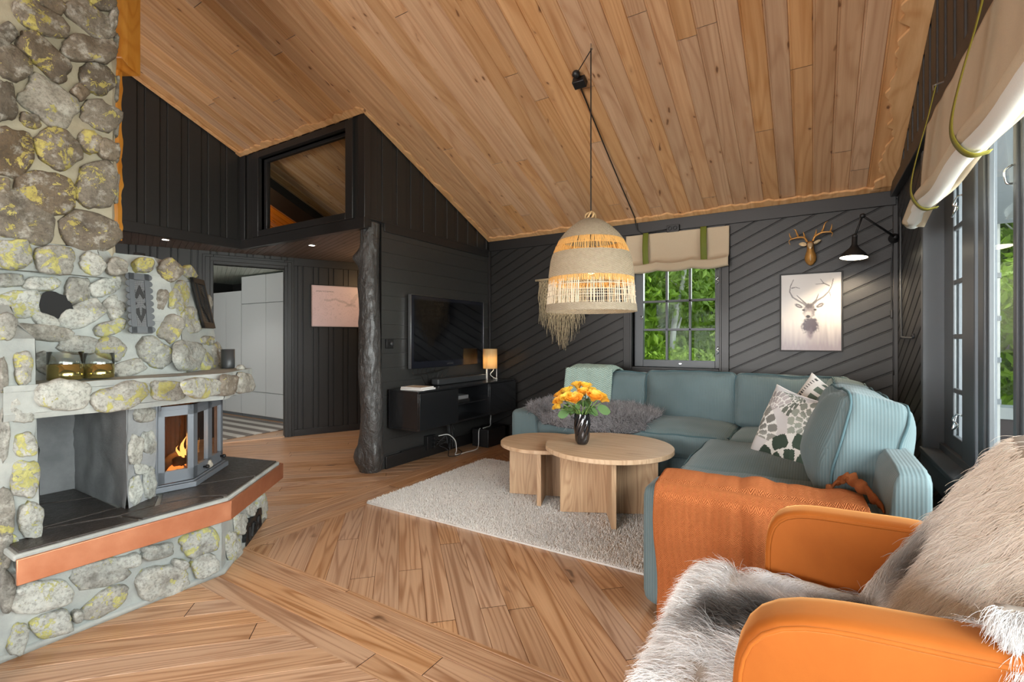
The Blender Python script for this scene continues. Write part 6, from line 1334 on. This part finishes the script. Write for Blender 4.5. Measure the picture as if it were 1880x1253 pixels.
# ------------------------------------------------------------------ wall lamp in the corner
wl = thing('wall_lamp', 'black jointed wall lamp with a lit cone shade in the corner', 'wall lamp', (.505, YA, 1.85)); J0, J1, J2 = Vector((.505, 4.44, 1.855)), Vector((.297, 4.20, 1.985)), Vector((.252, 4.195, 1.845))
MB().lathe([(.0, 0), (.035, 0), (.035, .012), (.012, .02), (.012, .05), (0, .05)], (.505, YA-.03, 1.855), 20, Euler((R(90), 0, 0)).to_matrix()).build('wall_plate', 'blackmetal', wl, smooth=True)
MB().tube([J0, J0+(J1-J0)*.55, J1], [.008, .007, .007], 8).tube([J1, J2], .0065, 8).build('arm', 'blackmetal', wl, smooth=True)
for j in (J0, J1, J2): MB().rcube(j, (.034, .034, .034), .016, 6).build('joint', 'blackmetal', wl, smooth=True)
qd = Vector((-.05, -.10, -1)).normalized(); qm = qd.to_track_quat('Z', 'Y').to_matrix()
MB().lathe([(.012, 0), (.016, .01), (.017, .06), (.030, .085), (.060, .115), (.086, .148), (.089, .158), (.086, .157), (.058, .118), (.028, .09), (.012, .07)], J2, 36, qm, cap=False).build('lamp_shade', 'blackmetal', wl, smooth=True)
MB().lathe([(0, .150), (.083, .150), (.083, .153), (0, .153)], J2, 36, qm, cap=False).build('diffuser', 'diff', wl)
sp = Vector(J2)+qd*.17
t = thing('lamp_switch_cord', 'thin black cord with an inline switch hanging down the corner below the wall lamp', 'cord', (.50, YA-.02, 1.3)); MB().tube(catmull([(.50, YA-.035, 1.82), (.488, YA-.03, 1.6), (.492, YA-.03, 1.40), (.50, YA-.03, 1.2), (.505, YA-.03, .85)], 8), .004, 6).build('wire', 'plastic', t, smooth=True); MB().rcube((.492, YA-.032, 1.30), (.018, .018, .065), .006, 5).build('switch', 'plastic', t, smooth=True)
tag(MB().tube(catmull([(XB-.012, 4.30, 1.97), (XB-.012, 4.29, 1.9), (XB-.012, 4.28, 1.5), (XB-.012, 4.25, 1.16), (XB-.012, 4.21, 1.13), (XB-.012, 4.0, 1.125), (XB-.012, 3.80, 1.125), (XB-.012, 3.79, 1.15)], 8), .007, 8).build('cable_conduit', 'greyplastic', smooth=True), 'thin dark conduit running down the right wall beside the window', 'conduit')
# ------------------------------------------------------------------ armchair with sheepskins
ac = thing('armchair', 'orange velvet armchair with rounded arms in front', 'armchair', (.1, 1.23, 0))
mb = MB(); mb.rcube((.07, 1.235, .27), (.56, .50, .28), .06, 14, bulge=(.01, 0, .02)); mb.build('seat', 'velvet', ac, smooth=True)
def armp(cy, sgn, x1, z1, rise, thk=.088, nm='armrest'):
    """a padded arm panel: rounded-rectangle outline in XZ, thickness along Y"""
    x0, z0 = -.115, .20; r = .085; out = []
    W, H = x1-x0, z1-z0
    for i in range(72):
        a = 2*math.pi*i/72; c, s_ = math.cos(a), math.sin(a); k_ = (abs(c)**5+abs(s_)**5)**(-1/5); out.append((x0+W/2+c*k_*W/2, z0+H/2+s_*k_*H/2))
    mb = MB(); L = [(-1, .86), (-.95, .94), (-.80, .985), (-.4, 1.0), (.4, 1.0), (.80, .985), (.95, .94), (1, .86)]; rows = []
    cxm, czm = x0+W/2, z0+H/2
    def P(x, z, t, sc):
        ins = (1-sc)*.14; dx, dz = x-cxm, z-czm; l = math.hypot(dx, dz); x2, z2 = x-dx/l*ins, z-dz/l*ins
        f = (x2-x0)/W; return (x2, cy+t*thk/2+.02*sgn*f*0, z2+rise*f*(z2-z0)/H)
    for t, sc in L: rows.append(mb.pts([P(x, z, t, sc) for x, z in out]))
    n = len(out)
    for a, b in zip(rows[:-1], rows[1:]):
        for j in range(n): mb.face([a+j, a+(j+1) % n, b+(j+1) % n, b+j])
    mb.face([rows[0]+j for j in range(n)][::-1]); mb.face([rows[-1]+j for j in range(n)])
    o = mb.build(nm, 'velvet', ac, smooth=True)
    for t in (-.97, .97):
        Q = [P(x, z, t, .91) for x, z in out]; MB().tube(Q+[Q[0]], .0042, 6, cap=False).build('piping', 'velvet', o, smooth=True)
    return o
armp(1.555, 1, .33, .655, .01); armp(.905, -1, .485, .690, .042, .095)
mb = MB(); m_ = Euler((0, R(22), 0)).to_matrix(); mb.rcube((.315, 1.235, .60), (.13, .60, .62), .062, 16, m_, bulge=(.02, 0, .02), fn=lambda w, p: Vector((w.x, w.y*(1-.05*p.z), w.z))); mb.build('backrest', 'velvet', ac, smooth=True)
for x in (-.16, .30):
    for y in (1.03, 1.44): MB().tube([(x, y, .15), (x*1.1, y, .002)], [.018, .012], 12).build('leg', 'blackmetal', ac, smooth=True)
# seat sheepskin
def skinfur(nm, lab, fn, nu, nv, pat, n, l0, l1, seed, lean, loc, clumpk=.5, rad=.00055, grav=.25):
    t = thing(nm, lab, 'sheepskin', loc); mb = MB(); mb.grid(fn, nu, nv); mb.build('hide', 'furbase', t, smooth=True, solid=.006)
    P, N = scatter(mb, n, seed); rr = np.random.default_rng(seed)
    cen = np.array(mb.v).mean(0); 
    N = np.where((N@np.array(lean['out']))[:, None] < 0, -N, N)
    clump = np.array([[mnoise.noise(Vector((p[0]*22, p[1]*22, p[2]*22+3))), mnoise.noise(Vector((p[0]*22+9, p[1]*22, p[2]*22))), mnoise.noise(Vector((p[0]*22, p[1]*22+7, p[2]*22)))] for p in P])
    ld = np.array([lean['dir'](p) for p in P]); d = N*.42+ld+clump*clumpk+rr.normal(0, .10, (len(P), 3))
    c = np.array([pat(p) for p in P])*(1+.10*rr.normal(0, 1, (len(P), 1))); c = np.clip(c, .01, .95)
    f = hair('fur', t, 'fur', P, d, rr.uniform(l0, l1, len(P)), rad, c, 5, .10, grav, seed); f['kind'] = 'stuff'; return t
WH, GR, BE, BR = (np.array(G(250, 248, 246)), np.array(G(104, 94, 84)), np.array(G(236, 222, 206)), np.array(G(92, 82, 72)))
def sfn(u, v):
    s = u*.98; rimv = 1-.16*(1-u)**2
    y = 1.235+(v-.5)*.52*(1+.14*math.sin(min(1, u*2.2)*2.6)); 
    if s < .30: f = s/.30; x = -.235-.055*math.sin(f*2.4); z = .14+.30*f
    elif s < .42: f = (s-.30)/.12; x = -.275+.09*f; z = .44+.020*math.sin(f*1.57)
    else: f = (s-.42)/.56; x = -.185+.50*f; z = .460-.010*f
    e = abs(2*v-1); z -= (.02*e**3 if s >= .42 else 0)
    if s > .5: z += .05*max(0, e-.80)/.2; y = min(1.475, max(.985, y))
    return (x, y, z+.008*mnoise.noise(Vector((x*9, y*9, 2))))
def spat(p):
    x, y, z = p; n = mnoise.noise(Vector((x*7, y*9, z*6)))*.06; d = abs((y-1.24)-.38*(x+.2))-.088+n
    t = 1/(1+math.exp(d*80)); t *= 1/(1+math.exp(-(x+.235+n)*60)); t = max(t, .75/(1+math.exp((math.hypot(y-1.04, (z-.28)*.7)-.055+n)*60)) if x < -.2 else 0)
    t2 = 1/(1+math.exp(-(x-.06)*22)); base = WH*(1-.5*t2)+np.array(G(176, 164, 150))*.5*t2
    return base*(1-t)+GR*(.32+2.5*abs(n))*t
sfur = skinfur('seat_sheepskin', 'white sheepskin with grey-brown patches spread over the orange armchair seat', sfn, 50, 30, spat, 95000, .045, .075, 11, dict(out=(-.35, -.1, 1), dir=lambda p: np.array([-.75, (p[1]-1.235)*1.2, -.25 if p[0] < -.2 else .0])), (.05, 1.23, .46))
def bfn(u, v):
    # u from the seat up the backrest and over its top, v across; the far side wraps forward along the inside of the far armrest
    s = u*.80
    if s < .56: f = s/.56; x = .165+.235*f; z = .475+.42*f; off = -.012-.02*math.sin(f*3.1)-.03*math.sin(v*3.14)
    elif s < .66: f = (s-.56)/.10; x = .400+.09*f; z = .895+.022*math.sin(f*3.14); off = 0
    else: f = (s-.66)/.14; x = .495+.02*f; z = .885-.13*f; off = 0
    g = 1/(1+math.exp((u-.36)*26)); w = max(0, (v-.70)/.30)
    y = .985-.03*math.sin(u*3)+(.49+.06*(1-g))*v/1.0+(1-g)*.02
    yw = 1.455+.028*min(1, w*2.5); xw = x-.01-.07*w
    if w > 0: k_ = min(1, w*3); y = y*(1-g*k_)+yw*g*k_; x = x*(1-g*k_)+xw*g*k_; z += g*k_*(-.02*w)
    z += -.03*max(0, .2-v)/.2
    return (x+off*(1-g*min(1, w*3)), y, z+.008*mnoise.noise(Vector((y*9, z*9, 5))))
def bpat(p):
    x, y, z = p; n = mnoise.noise(Vector((x*8, y*8, z*8)))*.05; d = math.hypot((y-1.435)*1.0, (z-.635)*.75)-.052+n; t = 1/(1+math.exp(d*60))
    d2 = abs(y-1.24+.25*(z-.7))-.03+n; t2 = .16/(1+math.exp(d2*50)); g = 1/(1+math.exp(-(z-.68)*11)); b_ = WH*(1-g)+BE*g
    c = b_*(1-t2)+np.array(G(190, 168, 140))*t2; return c*(1-t)+BR*.9*t
bfur = skinfur('backrest_sheepskin', 'cream sheepskin with one grey patch hung over the armchair backrest', bfn, 40, 34, bpat, 95000, .035, .06, 12, dict(out=(-.8, -.55, .25), dir=lambda p: np.array([-.30-.3*max(0, min(1, (p[1]-1.4)*12)), .35*(p[1]-1.25)*2, -.75])), (.35, 1.24, .7), .4)
def tfn(u, v):
    y = .985-.175*u; x = .20+.20*v*(1-.25*u)+.05*u; z = .768-.02*math.cos(v*3)-(.0 if u < .35 else (u-.35)*.18); z -= .06*(1-u) if u < .3 else 0
    return (x, y, z)
def tpat(p):
    x, y, z = p; n = mnoise.noise(Vector((x*12, y*12, 1)))*.03; t = 1/(1+math.exp((abs(x-.32+.3*(y-.9))-.035+n)*90)); return WH*.8*(1-t)+np.array(G(110, 106, 102))*.8*t
tf = skinfur('sheepskin_leg_flap', 'white and grey fur flap of the back sheepskin lying over the near armrest', tfn, 16, 14, tpat, 26000, .035, .055, 13, dict(out=(0, -.3, 1), dir=lambda p: np.array([-.45 if p[0] < .3 else -.1, -.8, -.2])), (.3, .9, .72), .4, .00035)
for c in list(tf.children):
    c.parent = bfur; c.matrix_parent_inverse = Matrix.Translation(-Vector(bfur['_w'])); c.name = 'leg_flap' if c.type == 'MESH' else 'leg_flap_fur'
bpy.data.objects.remove(tf)
# ------------------------------------------------------------------ outside
mb = MB()
def gz(x, y): d = max(0, y-5.2); e = max(0, x-2.2); return -.55+.20*max(d, e*.9)**1.3+.18*mnoise.noise(Vector((x*.5, y*.5, 0)))
mb.grid(lambda u, v: (-14+34*u, 4.75+24*v, gz(-14+34*u, 4.75+24*v)), 70, 60); struct(mb.build('ground', 'grass', smooth=True), 'green slope outside the windows')
mb = MB(); mb.grid(lambda u, v: (.75+19*u, -9+13.7*v, -.6+.05*u), 10, 10); struct(mb.build('ground_side', 'grass'))
def leaves(seed, n, R_, H, size, fill=.55):
    rng = random.Random(seed); mb = MB(); cl_ = []
    for k in range(26):
        th = rng.random()*6.283; f = rng.random()**.5; h = rng.uniform(-1, 1); cl_.append(Vector((math.cos(th)*f*R_*math.sqrt(max(.05, 1-h*h*.8)), math.sin(th)*f*R_*math.sqrt(max(.05, 1-h*h*.8)), H*.5*h)))
    for i in range(n):
        c = rng.choice(cl_); d = Vector((rng.gauss(0, 1), rng.gauss(0, 1), rng.gauss(0, .7))); p = c+d*R_*.20
        a = Vector((rng.gauss(0, 1), rng.gauss(0, 1), rng.gauss(0, .6))).normalized(); b = a.orthogonal().normalized(); b = Matrix.Rotation(rng.random()*6.28, 3, a) @ b; s_ = size*rng.uniform(.6, 1.3); w = a.cross(b)
        mb.poly([p-b*s_, p+w*s_*.42+a*s_*.12, p+b*s_, p-w*s_*.42+a*s_*.12])
    return mb
def tree(nm, x, y, h, R_, H, mat, lab, seed, n=4200, size=.075, trunk=True, crown=None):
    z = gz(x, y); t = thing(nm, lab, 'tree' if trunk else 'bush', (x, y, z), 'trees on the slope outside' if trunk else 'bushes on the slope outside')
    mb = leaves(seed, n, R_, H, size); mb.v = [(a+x, b+y, c+z+h) for a, b, c in mb.v]; mb.build('crown' if trunk else 'foliage', mat, t)['kind'] = 'stuff'
    rng = random.Random(seed); mb = MB()
    if trunk:
        mb.tube(catmull([(x, y, z-.2), (x+rng.uniform(-.1, .1), y, z+h*.4), (x+rng.uniform(-.15, .15), y, z+h*.8), (x+rng.uniform(-.2, .2), y, z+h+H*.3)], 5), [.06-.0028*i for i in range(16)], 9)
        for k in range(5): zz = z+h*(.45+.13*k); a = rng.random()*6.28; mb.tube([(x, y, zz), (x+math.cos(a)*R_*.35, y+math.sin(a)*R_*.35, zz+.25), (x+math.cos(a)*R_*.7, y+math.sin(a)*R_*.7, zz+.6)], [.022, .014, .006], 6)
    else:
        for k in range(7): a = k*.9; mb.tube([(x, y, z-.1), (x+math.cos(a)*R_*.5, y+math.sin(a)*R_*.5, z+h+H*.2)], [.012, .005], 5)
    mb.build('trunk' if trunk else 'stems', 'bark', t, smooth=True); return t
tr = tree('birch_tree', -1.75, 7.6, 2.6, 1.05, 1.9, 'leafA', 'slim birch tree with a pale trunk behind the middle of the small window', 1)
tb = tree('leafy_tree', -2.75, 7.0, 1.75, .75, 1.7, 'leafB', 'bright yellow-green leafy tree at the left of the small window', 2, 4200, .085)
tc = tree('bush', -1.5, 9.2, .75, 1.1, 1.5, 'leafB', 'bright green bush below the birch outside', 3, 4600, .07, False)
td = tree('dark_tree', -.8, 12.0, 3.0, 1.6, 3.4, 'leafC', 'darker green tree high on the slope outside the small window', 4, 5200, .10)
def rep(o, spots, lab):
    for i, (x, y, r, s) in enumerate(spots): copy_tree(o, (x, y, gz(x, y)), r, s, lab[i % len(lab)] if isinstance(lab, list) else lab)
rep(tr, [(-3.3, 9.6, 1, 1.1), (-.9, 9.5, 2, 1.15), (2.75, 9.3, .5, 1.0), (3.6, 12.2, 3, 1.2)], 'slim birch tree with a pale trunk on the slope outside')
rep(tc, [(-2.7, 8.6, 2, .9), (-2.2, 10.6, 4, 1.2), (-.6, 8.2, 1, .8), (-3.6, 10.8, 2.2, 1.4), (-1.2, 11.2, 5, 1.3), (2.0, 9.0, 1, 1.0), (2.9, 8.4, 3, 1.1), (3.5, 10.5, 2, 1.4), (2.2, 11.0, 4, 1.3), (-1.9, 7.4, 3, .6)], 'bright green bush on the slope outside')
rep(td, [(-2.6, 13.0, 1, 1.2), (-4.6, 12.6, 2, 1.2), (1.8, 13.5, 3, 1.1), (3.4, 14.0, 4, 1.25), (4.8, 12.5, 2.5, 1.1), (2.5, 11.6, 1.2, .8)], 'darker green tree high on the slope outside')
# porch
pc = thing('porch', 'grey covered porch outside the long window with ceiling, beam and post', 'porch', (1.6, 5.0, -.05))
mb = MB(); clad(mb, (0, 0, -.03), (1, 0, 0), (0, 1, 0), (0, 0, 1), [rect(.73, 3.4, -1, 7.1)], [(0, -.006), (.003, 0), (.117, 0), (.12, -.006)], .12, None, 81); mb.bx(.73, 3.4, -1, 7.1, -.2, -.04); mb.build('deck', 'deckgrey', pc)
mb = MB(); mb.bx(.70, 3.4, 3.8, 7.2, 2.50, 2.56); mb.build('porch_ceiling', 'porch', pc); MB().bx(.73, 3.4, 6.95, 7.1, 2.34, 2.50).build('beam', 'porch', pc, bevel=.005)
MB().bx(1.50, 1.60, 6.72, 6.82, -.03, 2.5).build('porch_post', 'deckgrey', pc, bevel=.006)
bn = thing('bench_box', 'dark box bench with a pale top at the end of the porch', 'bench', (2.2, 6.95, -.03)); MB().bx(1.45, 3.2, 6.84, 7.05, -.02, .30).build('box', 'darkbox', bn, bevel=.004); MB().bx(1.42, 3.25, 6.80, 7.1, .30, .42).build('bench_top', 'deckgrey', bn, bevel=.006)
ps = thing('reflection_board', 'made-up pale board with dark bars for the reflection in the narrow side window', 'screen', (1.0, 5.3, 0)); MB().bx(.80, 1.26, 5.30, 5.36, -.03, 2.5).build('board', 'deckgrey', ps, bevel=.004)  # added board; its battens stand in for dark bars reflected in the side glass
for z in (.62, .95, 1.28, 1.62): MB().bx(.80, 1.26, 5.27, 5.30, z-.02, z+.02).build('batten', 'porch', ps)

# ------------------------------------------------------------------ light
wd = bpy.data.worlds.new('sky'); scene.world = wd; wd.use_nodes = True; wn_ = wd.node_tree; wn_.nodes.clear()
bg = wn_.nodes.new('ShaderNodeBackground'); wo = wn_.nodes.new('ShaderNodeOutputWorld'); tc_ = wn_.nodes.new('ShaderNodeTexCoord'); sx = wn_.nodes.new('ShaderNodeSeparateXYZ'); cr = wn_.nodes.new('ShaderNodeValToRGB')
wn_.links.new(tc_.outputs['Generated'], sx.inputs[0]); wn_.links.new(sx.outputs[2], cr.inputs[0]); cr.color_ramp.elements[0].color = (.80, .86, .92, 1); cr.color_ramp.elements[1].color = (.62, .78, 1.0, 1)
wn_.links.new(cr.outputs[0], bg.inputs[0]); bg.inputs[1].default_value = 3.2; wn_.links.new(bg.outputs[0], wo.inputs[0])
def light(nm, kind, loc, energy, color=(1, 1, 1), target=None, **k):
    l = bpy.data.lights.new(nm, kind); l.energy = energy; l.color = color
    for a, b in k.items(): setattr(l, a, b)
    o = bpy.data.objects.new(nm, l); COL.objects.link(o); o.location = loc
    if target is not None: o.rotation_euler = (Vector(target)-Vector(loc)).to_track_quat('-Z', 'Y').to_euler()
    return o
light('fill_behind_camera', 'AREA', (-2.1, YB-.25, 1.4), 440, (1, .985, .96), (-2.1, 0, 2.6), shape='RECTANGLE', size=4.0, size_y=1.9)  # added fill light from behind the camera, no known source
light('daylight_long_window', 'AREA', (2.3, 1.0, 1.45), 520, (.98, .99, .98), (-3, 1.6, 1.35), shape='RECTANGLE', size=5.4, size_y=2.2)
light('daylight_small_window', 'AREA', (-1.05, YA+.5, 1.75), 10, (.95, 1, .97), (-1.05, 2, .8), shape='RECTANGLE', size=.7, size_y=.6)
light('fill_bedroom', 'AREA', (-6.9, 1.2, 1.7), 26, (.97, 1, .98), (-6.6, 3.9, 1.0), shape='RECTANGLE', size=1.4, size_y=1.1)  # added fill light to brighten the bedroom, no known window there
light('sun', 'SUN', (0, 0, 20), 3.4, (1, .97, .9), (4, 14, -3.5), angle=R(3))
light('pendant_bulb', 'POINT', (px, py, 1.49), 2.2, (1, .72, .42), shadow_soft_size=.03)
light('wall_lamp_bulb', 'SPOT', tuple(sp), 34, (1, .80, .56), tuple(sp+Vector((.12, .30, -1))), spot_size=R(130), spot_blend=.5, shadow_soft_size=.06)
light('table_lamp_bulb', 'POINT', (-2.93, 4.275, .90), 4.0, (1, .88, .68), shadow_soft_size=.03)
light('stove_fire', 'POINT', (-2.69, 1.18, zb+.2), 1.2, (1, .5, .15), shadow_soft_size=.05)
light('hall_spot', 'SPOT', (-4.20, 3.02, SOF-.02), 26, (1, .93, .84), (-4.20, 3.02, 0), spot_size=R(110), spot_blend=.6, shadow_soft_size=.03)
light('hall_spot', 'SPOT', (-5.12, 2.13, SOF-.02), 18, (1, .93, .84), (-5.12, 2.13, 0), spot_size=R(110), spot_blend=.6, shadow_soft_size=.03)
light('bedroom_spot', 'SPOT', (-6.35, 3.02, 2.0), 12, (1, .97, .92), (-6.35, 3.02, 0), spot_size=R(120), spot_blend=.6, shadow_soft_size=.03)
light('loft_lamp', 'POINT', (-5.9, 3.0, 2.45), 6, (1, .72, .42), shadow_soft_size=.08)
light('hall_lamp', 'POINT', (-4.0, 3.9, 1.75), 10, (1, .62, .30), shadow_soft_size=.1)

# ------------------------------------------------------------------ camera
F = 889.6; cam = bpy.data.cameras.new('camera'); cam.sensor_width = 36; cam.lens = 36*F/1880; cam.shift_y = -4.5/1880; cam.clip_start = .05
co2 = bpy.data.objects.new('camera', cam); COL.objects.link(co2); co2.location = (0, 0, 1.12); co2.rotation_euler = (R(90), 0, R(31.84)); scene.camera = co2
vs = scene.view_settings; vs.view_transform = 'Standard'; vs.look = 'None'; vs.exposure = 0; vs.gamma = 1
scene.cycles.max_bounces = 9; scene.cycles.diffuse_bounces = 5; scene.cycles.adaptive_threshold = .02; scene.cycles.transparent_max_bounces = 24; scene.cycles.sample_clamp_indirect = 6; scene.cycles.use_denoising = True
for o in scene.objects:
    if '_w' in o: del o['_w']
